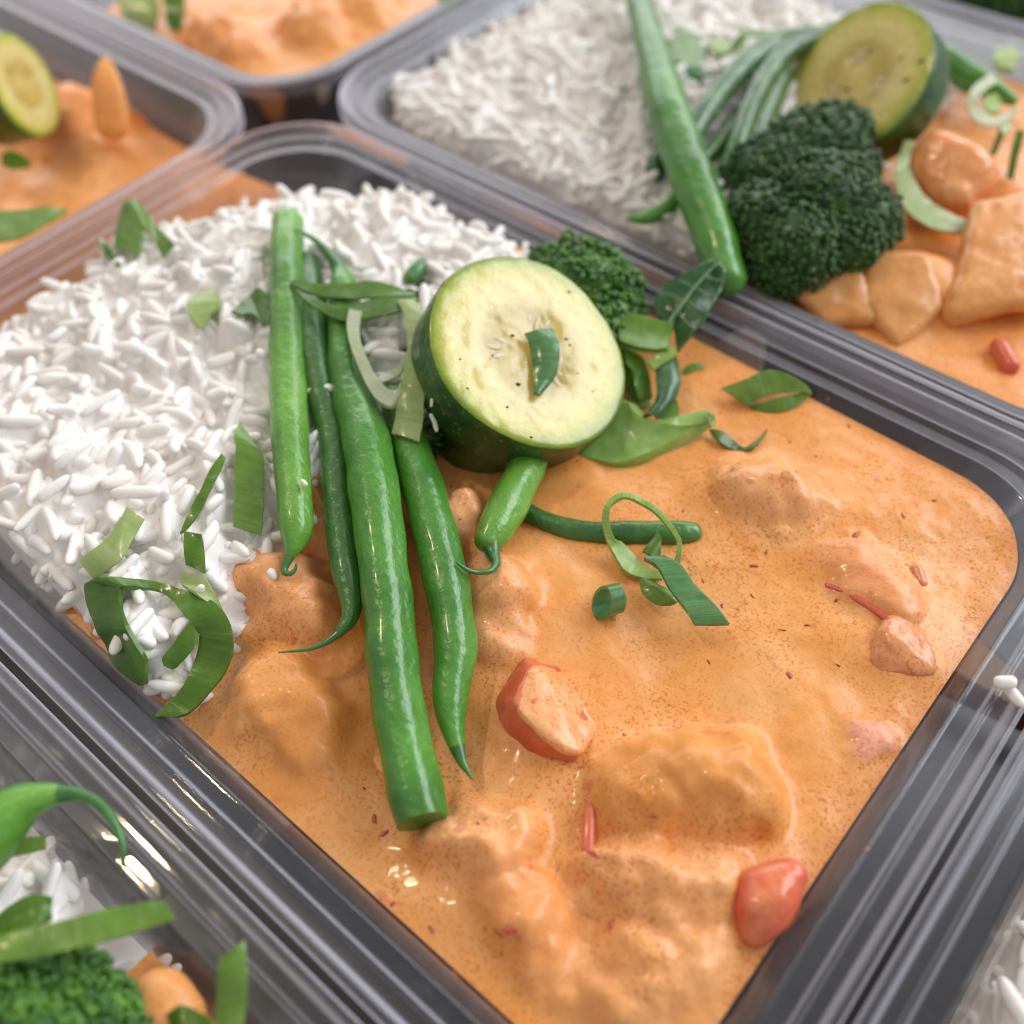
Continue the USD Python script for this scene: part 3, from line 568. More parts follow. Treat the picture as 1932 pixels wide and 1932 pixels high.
RICE_TOP = {}
def rice(key, label, mound, x0, x1, n, seed, singles=0, inside=None, h=-7):
    o = TR[key]
    s = float(wall_s(h)); b = HY - s
    ok = inside or inset_ok(h, 1.6)
    gs, (gx, gy, H) = pile(mound, x0, x1, -b, b, ok, n, seed)
    HS = gaussian_filter(H, 2.2); HL = RegularGridInterpolator((gx, gy), HS, bounds_error=False, fill_value=-30)
    RICE_TOP[key] = RegularGridInterpolator((gx, gy), gaussian_filter(maximum_filter(H, 5), 3), bounds_error=False, fill_value=-30)
    parts = [grain_place(g) for g in gs]
    t = thing('rice_portion', label, 'rice')
    X, Y = np.meshgrid(np.arange(x0 - 1, x1 + 5, 0.4), np.linspace(-b - 1, b + 1, int(5.0 * b)), indexing='ij')
    a2, b2 = HX - float(wall_s(-12)) - 0.3, HY - float(wall_s(-12)) - 0.3
    r2 = 12
    X = np.clip(X, -a2, a2); Y = np.clip(Y, -b2, b2)
    for sx, sy in ((1, 1), (1, -1), (-1, 1), (-1, -1)):
        dx, dy = X * sx - (a2 - r2), Y * sy - (b2 - r2); k = (dx > 0) & (dy > 0); hh = np.hypot(dx, dy); sc = np.where(hh > r2, r2 / np.maximum(hh, 1e-9), 1)
        X = np.where(k, sx * (a2 - r2 + dx * sc), X); Y = np.where(k, sy * (b2 - r2 + dy * sc), Y)
    Z = HL(np.stack([X, Y], -1)) - 0.30 + (meshkit.fbm(np.stack([X / .9, Y / .9, 0 * X], -1), 2, seed) - .5) * 0.35
    G = np.stack([X, Y, Z], -1); B = G.copy(); B[..., 2] = -40; B[..., :2] *= 0.96
    nx, ny = X.shape
    rim_top = np.concatenate([G[:, 0], G[-1, 1:], G[-2::-1, -1], G[0, -2:0:-1]]); rim_bot = rim_top * [0.97, 0.95, 0] + [0, 0, -41.0]
    nn = len(rim_top); i = np.arange(nn); j = (i + 1) % nn; b0 = nx * ny
    V = np.vstack([G.reshape(-1, 3), rim_top, rim_bot]); f = np.vstack([grid_faces(nx, ny), np.stack([b0 + j, b0 + i, b0 + nn + i], 1), np.stack([b0 + j, b0 + nn + i, b0 + nn + j], 1)])
    part(t, 'rice_bed', (V + o, f), 'rice', smooth=True)
    single = set()
    if singles:
        V = np.vstack([p[0] for p in parts]) + o; nv = len(parts[0][0]); nf = len(parts[0][1])
        f = np.vstack([p[1] + k * nv for k, p in enumerate(parts)])
        tm = trimesh.Trimesh(V, f, process=False)
        px = np.arange(2, 1932, 6.0); PX, PY = np.meshgrid(px, px); PX, PY = PX.ravel(), PY.ravel()
        D = np.stack([(PX - MID) / F, (PY - MID) / F, np.ones(len(PX))], 1) @ R
        hit = trimesh.ray.ray_pyembree.RayMeshIntersector(tm).intersects_first(np.repeat(CAM[None], len(D), 0), D)
        cnt = np.bincount(hit[hit >= 0] // nf, minlength=len(parts))
        single = set(int(k) for k in np.argsort(-cnt)[:singles] if cnt[k] > 0)
        for k in sorted(single): part(t, 'rice_grain', (parts[k][0] + o, parts[k][1]), 'rice', smooth=True)
    rest = [p for k, p in enumerate(parts) if k not in single]
    nv = len(rest[0][0])
    part(t, 'rice_grains', (np.vstack([p[0] for p in rest]) + o, np.vstack([p[1] + k * nv for k, p in enumerate(rest)])), 'rice', smooth=True, kind='stuff')
    return len(parts)

def sstep(a, b, x):
    t = np.clip((x - a) / (b - a), 0, 1); return t * t * (3 - 2 * t)

def mound_main(X, Y):
    edge = -3.0 - 3.0 * np.sin(np.clip((Y + 20) / 40, -1.5, 1.5)) - 3 * sstep(20, 48, Y) + 4.5 * sstep(-22, -48, Y)
    top = -0.9 + 2.2 * np.exp(-((X + 45) / 30) ** 2 - ((Y - 12) / 30) ** 2)
    w = np.clip((79 + X) / 20, 0, 1); w3 = np.clip((49 - Y) / 8, 0, 1)
    w2 = np.clip((49 + Y) / 9, 0, 1)
    back = -8.0 * (1 - w) ** 1.4 * (0.75 + 0.7 * sstep(0, 45, Y)) - (1 - np.clip((49 - Y) / 13, 0, 1)) ** 1.3 * 7.5 * sstep(-36, -58, X) - 3.0 * (1 - w3) ** 1.3 - 3.6 * (1 - w2) ** 1.2
    back = back - 11.0 * (1 - np.clip(np.hypot(X + 79, Y - 49) / 36, 0, 1)) ** 0.8
    return top + back - 10.0 * sstep(edge - 5, edge + 7, X)
print('grains', rice('main', 'heap of white cooked rice filling the left half of the middle tray', mound_main, -79, 6, 3600, 11, singles=300))
mound_ne = lambda X, Y: -1.6 + 3.4 * np.exp(-((X + 36) / 30) ** 2 - ((Y) / 32) ** 2) - 4 * (1 - np.clip(np.minimum(np.minimum(79 + X, 49 - Y), 12) / 12, 0, 1)) - 1.5 * (1 - np.clip((49 + Y) / 6, 0, 1)) - 9 * sstep(8, 24, X)
rice('ne', 'blurred heap of white rice in the upper right tray, left of the long bean', mound_ne, -79, 18, 3200, 12)
mound_sw = lambda X, Y: -5.5 - 3.5 * (1 - np.clip((49 - np.abs(Y)) / 12, 0, 1)) - 5 * sstep(10, 30, X) + 2 * np.sin(X / 6)
rice('sw', 'white rice in the lower left tray under the curled bean tip', mound_sw, -25, 34, 1500, 13)
mound_se = lambda X, Y: -11.0 - 4 * (1 - np.clip(np.minimum(79 + X, 49 - np.abs(Y)) / 12, 0, 1)) + 0 * X
rice('se', 'greyish white rice seen through the wall of the lower right tray', mound_se, -79, -40, 1200, 14, h=-12)

# two grains on the rim at the right edge
def lone_grain(x, y, h, L, rad, yaw, pit, bend, label):
    q = U(x, y, h); V, f = grain_place((q[0], q[1], q[2], L, rad, yaw, pit, bend, 0.3))
    t = thing('rice_grain', label, 'rice grain'); part(t, 'grain', (V, f), 'rice')
lone_grain(1912, 1307, -0.1, 4.6, 0.72, -0.55, 0.05, 0.3, 'long white rice grain lying on the dark rim at the right edge')
lone_grain(1897, 1287, 1.0, 2.6, 0.85, 0.6, 0.2, 0.1, 'short bluish white rice grain resting on a longer grain on the right rim')

# ------------------------------------------------------------------ green beans
def bean(label, body, material, stem=None, caps=('round', 'round'), crease=0.10, lump=0.05, seed=0, squash=0.95, cut=None):
    t = thing('green_bean', label, 'green bean')
    b = part(t, 'pod', tube(body, caps=caps, crease=crease, lump=lump, seed=seed, squash=squash), material, smooth=55)
    if stem: part(t, 'stem', tube(stem, nseg=12, caps=('flat', 'round'), lump=0.02, crease=0), 'bean_stem', smooth=60)
    if cut: part(t, 'cut_end', tube(cut, nseg=22, n=3, caps=('flat', 'flat'), crease=crease, lump=lump, seed=seed, squash=squash), 'bean_cut', smooth=40)
    return t

bean('pale green bean lying furthest left, its round top end on the rice', [(543, 420, 6.0, 60), (541, 470, 6.2, 64), (541, 560, 6.2, 67), (543, 680, 5.5, 69), (546, 800, 5, 72), (553, 900, 4.5, 68), (558, 965, 4, 66), (559, 1005, 3.5, 60), (553, 1035, 3, 34), (546, 1052, 2.5, 17)],
     'bean_light', stem=[(547, 1050, 2.6, 19), (538, 1068, 2.2, 15), (537, 1080, 2, 12), (548, 1082, 2, 10), (557, 1074, 2.2, 7), (559, 1064, 2.6, 4)], seed=1)
bean('dark green bean second from left, ending in a thin curved tip over the chicken', [(584, 492, 4.6, 40), (586, 573, 4.8, 54), (594, 673, 4.6, 60), (610, 753, 3.6, 62), (630, 835, 2.6, 62), (638, 941, 2.2, 60), (650, 1058, 1.6, 58), (662, 1125, 1, 46), (660, 1165, 0.8, 34), (640, 1195, 0.6, 18)],
     'bean_dark', stem=[(643, 1192, .6, 19), (615, 1212, .5, 12), (580, 1225, .6, 8), (526, 1231, 1, 3)], seed=2)
bean('longest green bean, from a pointed stem on the rice to a cut end in curry', [(640, 505, 6.0, 26), (648, 540, 5.8, 52), (650, 600, 5.4, 60), (650, 673, 5.0, 64), (666, 753, 4.5, 76), (690, 825, 4.5, 90), (708, 941, 4, 98), (722, 1058, 3, 94), (733, 1151, 2, 96), (746, 1300, 0.3, 100), (772, 1440, -1.5, 105), (798, 1550, -2.4, 106)],
     'bean_mid', stem=[(644, 520, 5.9, 34), (634, 498, 6.2, 26), (614, 472, 6.6, 16), (590, 450, 7.4, 10), (555, 432, 8.6, 3)], caps=('round', 'flat'), crease=0.16, seed=3)
bean('green bean right of the longest one, tapering to a dark pointed tip in the curry', [(745, 742, 1.5, 58), (769, 825, 2, 68), (786, 880, 2, 76), (804, 941, 1.8, 82), (833, 1058, 1, 86), (852, 1151, 0, 84), (860, 1224, -0.8, 80), (852, 1297, -1.6, 72), (852, 1360, -2.2, 52), (864, 1415, -2.8, 30)],
     'bean_mid', stem=[(863, 1410, -2.7, 32), (872, 1437, -3, 20), (884, 1458, -3.2, 10), (892, 1470, -3.3, 4)], seed=4, crease=0.13)
bean('short bright green bean sticking out under the courgette slice with a curled stem', [(1003, 862, -1.5, 66), (985, 900, -1, 72), (960, 950, -0.6, 76), (936, 995, -0.4, 72), (920, 1022, -.4, 54)],
     'bean_light', stem=[(925, 1018, -.4, 46), (930, 1045, -.4, 28), (936, 1063, .4, 18), (925, 1077, 1.2, 12), (900, 1080, 1.8, 9), (880, 1074, 2.6, 8), (863, 1062, 3.4, 5)], seed=5)
bean('dark green bean half sunk in the curry behind the upright onion ring', [(960, 945, -4.2, 32), (1010, 975, -4.4, 40), (1060, 995, -4.7, 44), (1120, 1005, -4.8, 46), (1200, 1007, -4.9, 52), (1270, 1006, -5.0, 52), (1308, 1005, -5.2, 44)], 'bean_dark', seed=6, crease=0.06)
# upper right tray
bean('long blurred green bean leaning across the upper right tray', [(1178, -80, 9, 30), (1204, 0, 9, 46), (1227, 80, 9, 60), (1258, 200, 8, 80), (1285, 280, 7, 84), (1312, 350, 6, 86), (1345, 440, 4, 82), (1372, 530, 2, 72)], 'bean_mid', caps=('round', 'round'), seed=7)
bean('thin dark bean arching from the top of the blurred courgette slice to the long bean', [(1560, 62, 6.6, 30), (1513, 72, 6.6, 38), (1445, 92, 6.6, 42), (1385, 142, 6.1, 44), (1325, 222, 5.1, 42), (1290, 290, 3.6, 34)], 'bean_dark', seed=8)
bean('thin dark bean arching along the left side of the blurred courgette slice', [(1585, 60, 6.1, 36), (1530, 78, 6.1, 42), (1480, 102, 6.1, 44), (1440, 155, 5.6, 44), (1415, 205, 5.1, 44), (1392, 275, 4.1, 42), (1370, 320, 2.6, 34)], 'bean_dark', seed=9)
bean('thin dark bean between the blurred courgette slice and broccoli head', [(1478, 140, 3.1, 40), (1450, 205, 3.1, 42), (1425, 265, 3.1, 40), (1400, 330, 2.1, 34)], 'bean_dark', seed=10)
bean('dark bean lying low on rice right of the long blurred bean', [(1400, 215, 1.6, 36), (1365, 265, 1.6, 38), (1325, 305, 1.1, 36), (1300, 340, 0.6, 28)], 'bean_dark', seed=11)
bean('dark bean with a tapered end on rice left of the long blurred bean', [(1185, 412, 0.1, 10), (1215, 411, 0.6, 26), (1250, 398, 1.1, 38), (1290, 368, 1.6, 40), (1330, 330, 1.6, 36)], 'bean_mid', seed=12, crease=.05)
bean('bean end pointing right from behind the blurred courgette slice', [(1740, 90, 0, 50), (1785, 118, 0, 60), (1830, 146, -.5, 56), (1880, 172, -1, 40), (1912, 190, -1.5, 22)], 'bean_mid', seed=13)
bean('thick bean at the lower left with its long curled tip hanging over the rim', [(-90, 1640, 4, 150), (-40, 1585, 4.5, 140), (0, 1548, 5, 118), (45, 1517, 5.5, 84), (88, 1502, 6, 52), (120, 1498, 6.2, 34)],
     'bean_light', stem=[(112, 1499, 6.2, 37), (150, 1499, 6.2, 25), (188, 1518, 6, 21), (218, 1558, 5.5, 18), (233, 1605, 4.6, 13), (229, 1645, 3.6, 6)], seed=14)

# ------------------------------------------------------------------ courgette slices
def courgette(label, x, y, h, rpx, tilt, thick, seeds=True, seed=0, ell=1.0, specks=()):
    """tilt = (right, up) components of the face's normal as the camera sees it"""
    c = U(x, y, h); toc = CAM - c; toc /= np.linalg.norm(toc)
    n = toc * math.sqrt(max(0.02, 1 - tilt[0] ** 2 - tilt[1] ** 2)) + right * tilt[0] + up * tilt[1]; n /= np.linalg.norm(n)
    ux = right - n * (right @ n); ux /= np.linalg.norm(ux); uy = np.cross(n, ux)
    rad = rpx * depth(c) / F
    t = thing('courgette_slice', label, 'courgette')
    xf = UsdGeom.Xformable(t); o = W(c)
    xf.AddTransformOp().Set(Gf.Matrix4d(*[float(v) for v in (*ux, 0, *uy, 0, *n, 0, *o, 1)]))
    nt, th = 96, np.linspace(0, 2 * np.pi, 96, endpoint=False)
    rt = rad * (1 + 0.018 * np.cos(2 * th + 0.6 + seed) + 0.012 * np.cos(3 * th + 1 + seed) + 0.006 * np.cos(5 * th)) 
    rr = np.concatenate([np.linspace(0.03, 0.9, 26), [0.94, 0.965, 0.985, 0.995]])
    X = rr[:, None] * rt * np.cos(th); Y = rr[:, None] * rt * np.sin(th)
    q = np.stack([X * 0.9, Y * 0.9, np.full_like(X, seed * 5.0)], -1)
    # three shallow seed chambers, uneven cut
    ch = sum(np.exp(-(((X - rad * 0.30 * math.cos(a)) ** 2 + (Y - rad * 0.30 * math.sin(a)) ** 2) / (rad * 0.20) ** 2)) for a in (1.35, 3.4, 5.6))
    Z = -0.55 * ch + (meshkit.fbm(q * .6, 2) - 0.5) * 0.35 + (meshkit.fbm(q * 2, 2) - .5) * .08 * (0.3 + ch)
    Z -= np.array([0] * 26 + [0.02, 0.08, 0.2, 0.42])[:, None]
    V = np.vstack([np.stack([X, Y, Z], -1).reshape(-1, 3), [[0, 0, -0.2]]]); nr_ = len(rr)
    a = (np.arange(nr_ - 1)[:, None] * nt + np.arange(nt)).ravel(); b = (np.arange(nr_ - 1)[:, None] * nt + (np.arange(nt) + 1) % nt).ravel()
    f = np.vstack([np.stack([a, a + nt, b + nt], 1), np.stack([a, b + nt, b], 1), np.stack([np.full(nt, len(V) - 1), np.arange(nt), (np.arange(nt) + 1) % nt], 1)])
    k = 14.2 / rad   # the flesh's colour rings are made for a 14 mm slice
    part(t, 'flesh', (V / 1000, f), 'courgette_flesh' if abs(rad - 14) < 1.2 else flesh_for(rad), smooth=True, world=False)
    zz = np.array([-0.42, -0.7, -1.6] + list(np.linspace(-3, -thick + 0.8, 5)) + [-thick + .2, -thick]); sc = np.array([0.995, 1.004, 1.008] + [1.01] * 5 + [0.99, 0.95])
    V2 = np.stack([sc[:, None] * rt * np.cos(th), sc[:, None] * rt * np.sin(th), np.repeat(zz[:, None], nt, 1)], -1)
    V2 = V2 * np.array([1, 1, 1]); V2[..., :2] *= (1 + 0.012 * (meshkit.fbm(V2 * 0.5, 3) - .5))[..., None]
    K = len(zz); a = (np.arange(K - 1)[:, None] * nt + np.arange(nt)).ravel(); b = (np.arange(K - 1)[:, None] * nt + (np.arange(nt) + 1) % nt).ravel()
    V2 = np.vstack([V2.reshape(-1, 3), [[0, 0, -thick]]])
    f2 = np.vstack([np.stack([a, a + nt, b + nt], 1), np.stack([a, b + nt, b], 1), np.stack([np.full(nt, len(V2) - 1), (K - 1) * nt + (np.arange(nt) + 1) % nt, (K - 1) * nt + np.arange(nt)], 1)])
    part(t, 'skin', (V2 / 1000, f2), 'courgette_skin', smooth=True, world=False)
    if seeds:
        r2 = np.random.default_rng(seed + 3)
        for a0, nseed in ((1.35, 7), (3.4, 4), (5.6, 6)):
            for i in range(nseed):
                a1 = a0 + (i - (nseed - 1) / 2) * 0.26; rad0 = rad * r2.uniform(0.33, 0.42)
                s = trimesh.creation.icosphere(subdivisions=2); v = np.array(s.vertices) * [rad * 0.125, rad * 0.036, 0.26]
                v[:, 1] *= 1 - 0.35 * v[:, 0] / (rad * 0.125)
                ca, sa = math.cos(a1), math.sin(a1); v = np.column_stack([v[:, 0] * ca - v[:, 1] * sa + rad0 * ca, v[:, 0] * sa + v[:, 1] * ca + rad0 * sa, v[:, 2] - 0.58])
                part(t, 'seed', (v / 1000, np.array(s.faces)), 'seed', smooth=True, world=False)
    def onface(px, py, lift=0.0):
        d = R.T @ np.array([(px - MID) / F, (py - MID) / F, 1.0]); p = CAM + d * (((c + n * lift) - CAM) @ n) / (d @ n); return p
    for (px, py, sz) in specks:
        p = onface(px, py) - c; s = trimesh.creation.icosphere(subdivisions=1); v = np.array(s.vertices) * [sz, sz * .6, .18] + [p @ ux, p @ uy, 0.02]
        part(t, 'pepper_fleck', (v / 1000, np.array(s.faces)), 'pepper_speck', smooth=False, world=False)
    return onface, n, ux, uy
def flesh_for(rad):
    key = f'courgette_flesh_{int(rad * 10)}'
    if key not in M:
        src = stage.GetPrimAtPath(LK + 'courgette_flesh'); path = Sdf.Path(LK + key)
        Sdf.CopySpec(stage.GetRootLayer(), src.GetPath(), stage.GetRootLayer(), path)
        UsdShade.Shader.Get(stage, path.AppendChild('mr')).GetInput('from_max').Set(float(rad * 1.045 / 1000)); M[key] = UsdShade.Material.Get(stage, path)
        rp = UsdShade.Shader.Get(stage, path.AppendChild('r3')).GetInput('ramp'); rp.Set(Vt.Vec3fArray.FromNumpy((np.array(rp.Get()) * [0.97, 0.91, 0.78]).astype(np.float32)))
    return key
onface, cn, cux, cuy = courgette('thick round courgette slice with pale seeded flesh in the middle of the middle tray', 1003, 658, 9.5, 203, (0.38, 0.45), 9.0, seed=1,
    specks=[(967, 633, .32), (1068, 640, .34), (1075, 651, .2), (978, 725, .4), (882, 733, .22), (957, 768, .22), (1002, 825, .26), (868, 678, .18), (929, 671, .16), (1074, 551, .3), (1118, 739, .15), (1090, 704, .12)])
courgette('dark skinned courgette slice mostly hidden under the big slice in the middle tray', 945, 778, 1.0, 104, (0.32, 0.45), 8.5, seed=5, seeds=False)
courgette('blurred yellowish courgette slice with dark pepper specks in the upper right tray', 1612, 146, 6.5, 152, (-0.42, 0.50), 8.0, seed=2,
    specks=[(1490 + 220, 152, .7), (1660 + 90, 221, .75), (1640, 96, .5), (1634, 296 - 60, .6), (1700, 110, .5), (1738, 115, .7), (1590, 165, .4), (1600, 170, .5)])
courgette('courgette slice standing on edge at the left border of the left tray', 48, 160, 5.0, 95, (0.90, 0.28), 9.0, seed=3, seeds=False)

# ------------------------------------------------------------------ broccoli
def broccoli(label, spec, n, material='bud', bud=0.55, seed=0, stalk=None, curl=0.30, cfreq=0.34):
    """spec: (x, y, h, radius in photo pixels) of the clusters of one head"""
    r = np.random.default_rng(seed)
    C = np.array([U(x, y, h) for x, y, h, w in spec]); rad = np.array([w * depth(c) / F for c, (x, y, h, w) in zip(C, spec)])
    area = rad ** 2 / (rad ** 2).sum()
    ico = trimesh.creation.icosphere(subdivisions=1); iv, jf = np.array(ico.vertices), np.array(ico.faces)
    toc = CAM - C.mean(0); toc /= np.linalg.norm(toc)
    V, Fc = [], []; k = 0
    for c, rd, ar in zip(C, rad, area):
        cnt = int(n * ar); d = r.normal(size=(cnt * 3, 3)); d /= np.linalg.norm(d, axis=1, keepdims=True)
        d = d[(d @ toc > -0.35) | (d[:, 2] > 0)][:cnt]
        lump = meshkit.fbm((c + d * rd) * cfreq + seed, 2)
        p = c + d * (rd * (1.01 - curl / 2 + curl * lump))[:, None]
        ok = np.ones(len(p), bool)
        for c2, r2 in zip(C, rad):
            if c2 is not c: ok &= np.linalg.norm(p - c2, axis=1) > r2 * 0.86
        p, d = p[ok], d[ok]
        for q, dd in zip(p, d):
            s = bud * r.uniform(0.6, 1.35); V.append(iv * s * (1 + 0.25 * (r.random((len(iv), 1)) - .5)) + q + dd * r.uniform(-.3, .35)); Fc.append(jf + k); k += len(iv)
    t = thing('broccoli_floret', label, 'broccoli')
    core = [trimesh.creation.icosphere(subdivisions=3, radius=float(rd * 0.90)).apply_translation(c) for c, rd in zip(C, rad)]
    mcore = trimesh.util.concatenate(core); v = np.array(mcore.vertices); v = v + (meshkit.fbm(v * 0.5, 3)[:, None] - 0.5) * 1.0
    part(t, 'crown', (v, np.array(mcore.faces)), material, smooth=True)
    part(t, 'flower_buds', (np.vstack(V), np.vstack(Fc)), material, smooth=True, kind='stuff')
    if stalk: part(t, 'stalk', tube(stalk, lump=0.15, seed=seed), 'stalk', smooth=60)
    return t
broccoli('bright curly broccoli floret behind the courgette slice in the middle tray', [(1095, 545, -1, 84), (1050, 525, -1, 60), (1080, 500, 0, 40), (1110, 492, 0.5, 34), (1145, 510, 0, 40), (1172, 545, 0, 38), (1185, 585, -1, 32), (1150, 600, -1, 50), (1125, 640, -2, 60)], 3000, 'bud_bright', bud=0.46, seed=4, curl=0.75, cfreq=0.42,
         stalk=[(1150, 620, -2, 60), (1190, 690, -3, 46), (1215, 760, -4, 40)])
broccoli('small dark broccoli tuft between the beans and the left side of the courgette slice', [(795, 590, 1, 40), (780, 650, 0, 44), (770, 705, 0, 42), (745, 740, -1, 36), (800, 560, 1, 24), (800, 830, -2, 34)], 1300, 'bud', bud=0.40, seed=5)
broccoli('large dark green broccoli head in the upper right tray in front of the courgette slice', [(1520, 300, 2, 88), (1575, 265, 3, 68), (1450, 340, 1.5, 82), (1440, 430, 1.5, 80), (1555, 400, 3, 105), (1500, 470, 1.5, 90), (1630, 420, 1.5, 68), (1590, 455, 1, 74), (1480, 510, 0, 55), (1605, 320, 2.5, 52)], 5200, 'bud', bud=0.46, seed=6, stalk=[(1540, 420, -3, 120), (1560, 500, -14, 90)])
broccoli('bright blurred broccoli head in the lower left tray under a flat onion strip', [(30, 1920, 0, 130), (120, 1890, 0.5, 92), (180, 1925, 0, 82), (60, 1860, 0.5, 80), (210, 1965, -1, 70), (110, 1975, 1, 110)], 3600, 'bud_bright', bud=0.40, seed=7)
broccoli('dark broccoli in the far tray at the top right corner', [(1860, -30, -1, 66), (1920, -10, -1, 60), (1800, -45, -1, 50), (1940, 20, -3, 40)], 900, 'bud', bud=0.6, seed=8)

# broccoli stalk piece and leaf right of the courgette
t = thing('stalk_piece', 'light green wedge of broccoli stalk poking out right of the courgette slice', 'broccoli stalk')
V, f, uv = ribbon([((1120, 770), (1095, 868)), ((1183, 757), (1160, 882)), ((1214, 787), (1203, 872)), ((1255, 794), (1262, 846)), ((1300, 791), (1308, 818)), ((1343, 781), (1338, 786))], [(-2, -4.5), (-1.2, -4.2), (-1.2, -3.6), (-1.4, -3.4), (-1.2, -2.6), (-.6, -.6)], t=2.2, arch=1.0, m=9)
part(t, 'stalk', (V, f), 'stalk', smooth=70)
t = thing('green_leaf', 'dark glossy green leaf with a pale midrib leaning over the tray rim', 'leaf')
LP = [((1344, 490), (1358, 494)), ((1318, 503), (1368, 521)), ((1285, 519), (1352, 557)), ((1252, 537), (1333, 594)), ((1237, 560), (1316, 618)), ((1234, 585), (1297, 641)), ((1244, 605), (1279, 665))]
LH = [6.5, (6.2, 6.2), (5.5, 5.6), (4.5, 4.6), (3.5, 3.4), (2.2, 2.0), (1.0, .5)]
V, f, uv = ribbon(LP, LH, t=0.4, arch=-1.6, m=13, n=8, wob=0.25); part(t, 'blade', (V, f), 'leaf', smooth=60)
part(t, 'midrib', tube([(1352, 498, 5.9, 3), (1330, 520, 5.4, 6), (1305, 550, 4.4, 8), (1282, 582, 3.3, 9), (1262, 612, 2.0, 10), (1250, 640, 0.8, 11)], nseg=10), 'rib')
for (a, b, c) in (((1330, 520, 5.35), (1345, 527, 5.9), (1358, 528, 6.1)), ((1312, 541, 4.7), (1330, 553, 5.2), (1347, 558, 5.5)), ((1295, 564, 3.9), (1313, 580, 4.3), (1331, 590, 4.6)), ((1278, 588, 3.1), (1294, 607, 3.3), (1309, 620, 3.5)), ((1310, 543, 4.65), (1296, 536, 5.0), (1282, 530, 5.4)), ((1292, 568, 3.8), (1276, 560, 4.1), (1256, 553, 4.3))):
    part(t, 'vein', tube([(*a, 2.4), (*b, 1.8), (*c, 1)], nseg=6, n=4), 'rib')

# ------------------------------------------------------------------ chicken, pepper and other pieces in the curry
def piece(name, label, cat, mesh, material, pname='meat'):
    t = thing(name, label, cat); part(t, pname, mesh, material, smooth=True); return t

t = thing('red_pepper_piece', 'thick red pepper wedge with a sauce coated top right of the tapered bean', 'red pepper')
TP = [U(*p) for p in [(1002, 1262, -2.6), (975, 1325, -2.1), (1006, 1362, -2.1), (1042, 1392, -2.5), (1082, 1408, -3.4), (1125, 1345, -7.0), (1065, 1270, -6.6)]]
BT = [U(*p) for p in [(990, 1250, -5.4), (946, 1322, -5.2), (958, 1368, -5.4), (1012, 1412, -5.6), (1078, 1428, -5.8), (1115, 1350, -8), (1055, 1265, -8)]]
part(t, 'skin', blob(TP + BT, [.8] * 14, edge=.45, smooth=6, bump=.3, bscale=.5, seed=1, lap=6), 'red_pepper')
part(t, 'coated_flesh', blob([q + [0, 0, .22] for q in TP] + [np.mean(TP, 0) + [0, 0, .5]], [.8] * 8, edge=.45, smooth=6, bump=.5, bscale=.3, seed=4, lap=16), 'chicken_pale')
t = thing('red_pepper_piece', 'shiny bare red pepper square at the lower right edge of the curry', 'red pepper')
part(t, 'skin', blob([U(*p) for p in [(1482, 1642, -3.6), (1420, 1660, -3.4), (1415, 1700, -3.4), (1450, 1685, -2.8), (1420, 1742, -5.2), (1455, 1715, -4.2), (1470, 1690, -3.8), (1400, 1705, -5), (1404, 1735, -5.6), (1450, 1690, -6)]], [1.9] * 10, edge=.4, lap=8, smooth=6, bump=.3, bscale=.4, seed=2), 'red_pepper')
t = thing('red_pepper_piece', 'triangular red pepper piece in the curry near the right wall of the middle tray', 'red pepper')
part(t, 'skin', blob([U(*p) for p in [(1662, 1185, -3.4), (1672, 1205, -3.4), (1632, 1250, -5.4), (1690, 1254, -5.0), (1738, 1262, -5.4), (1722, 1205, -5.0), (1690, 1160, -5.2)]], [1.3, 1.3, 1.1, 1.2, 1.1, 1.3, 1.3], edge=.4, lap=10, smooth=6, bump=.4, bscale=.5, seed=3), 'pepper_coated')
t = thing('red_pepper_piece', 'thin red pepper strip leading up to the triangular pepper piece', 'red pepper')
part(t, 'skin', tube([(1562, 1103, -4.6, 14), (1600, 1118, -4.2, 20), (1645, 1145, -3.8, 22), (1690, 1175, -3.6, 22)], squash=.6, lump=.15), 'red_pepper')
t = thing('red_pepper_piece', 'small red pepper bit near the right wall above the triangular piece', 'red pepper')
part(t, 'skin', pblob([(1728, 1075, -4.6, .9), (1738, 1100, -4.8, .9)], edge=.4, smooth=2, bump=.2), 'red_pepper')
t = thing('red_pepper_piece', 'orange red pepper sliver standing left of the ragged chicken piece', 'red pepper')
part(t, 'skin', tube([(1115, 1490, -4.6, 10), (1112, 1540, -4.2, 22), (1108, 1600, -4.4, 26), (1108, 1650, -5.2, 18)], squash=.6, lump=.15), 'red_pepper')
# neighbours' pieces
piece('chicken_piece', 'blurred pinkish chicken lump with a pale onion strip beside it in the upper right tray', 'chicken', pblob([(1770, 290, 1, 4.4), (1830, 330, 0.5, 4.8), (1800, 370, -1.5, 4.4), (1745, 320, -1, 4)], seed=11, bump=1.0, edge=1.0), 'chicken_pale')
piece('chicken_piece', 'blurred square cut chicken block below the dark broccoli head', 'chicken', blob([U(*p) for p in [(1640, 490, -1.5), (1740, 500, -1), (1760, 580, -4), (1690, 640, -6), (1645, 580, -4)]], [1.6] * 5, seed=12, bump=.8, edge=.8, smooth=5, bscale=.16), 'chicken')
piece('chicken_piece', 'blurred big chicken slab at the right edge of the upper right tray', 'chicken', blob([U(*p) for p in [(1850, 400, 1), (1960, 380, 1), (1980, 560, -2), (1800, 590, -4), (1830, 500, -1)]], [2.0] * 5, seed=13, bump=.9, edge=.8, smooth=5, bscale=.16), 'chicken')
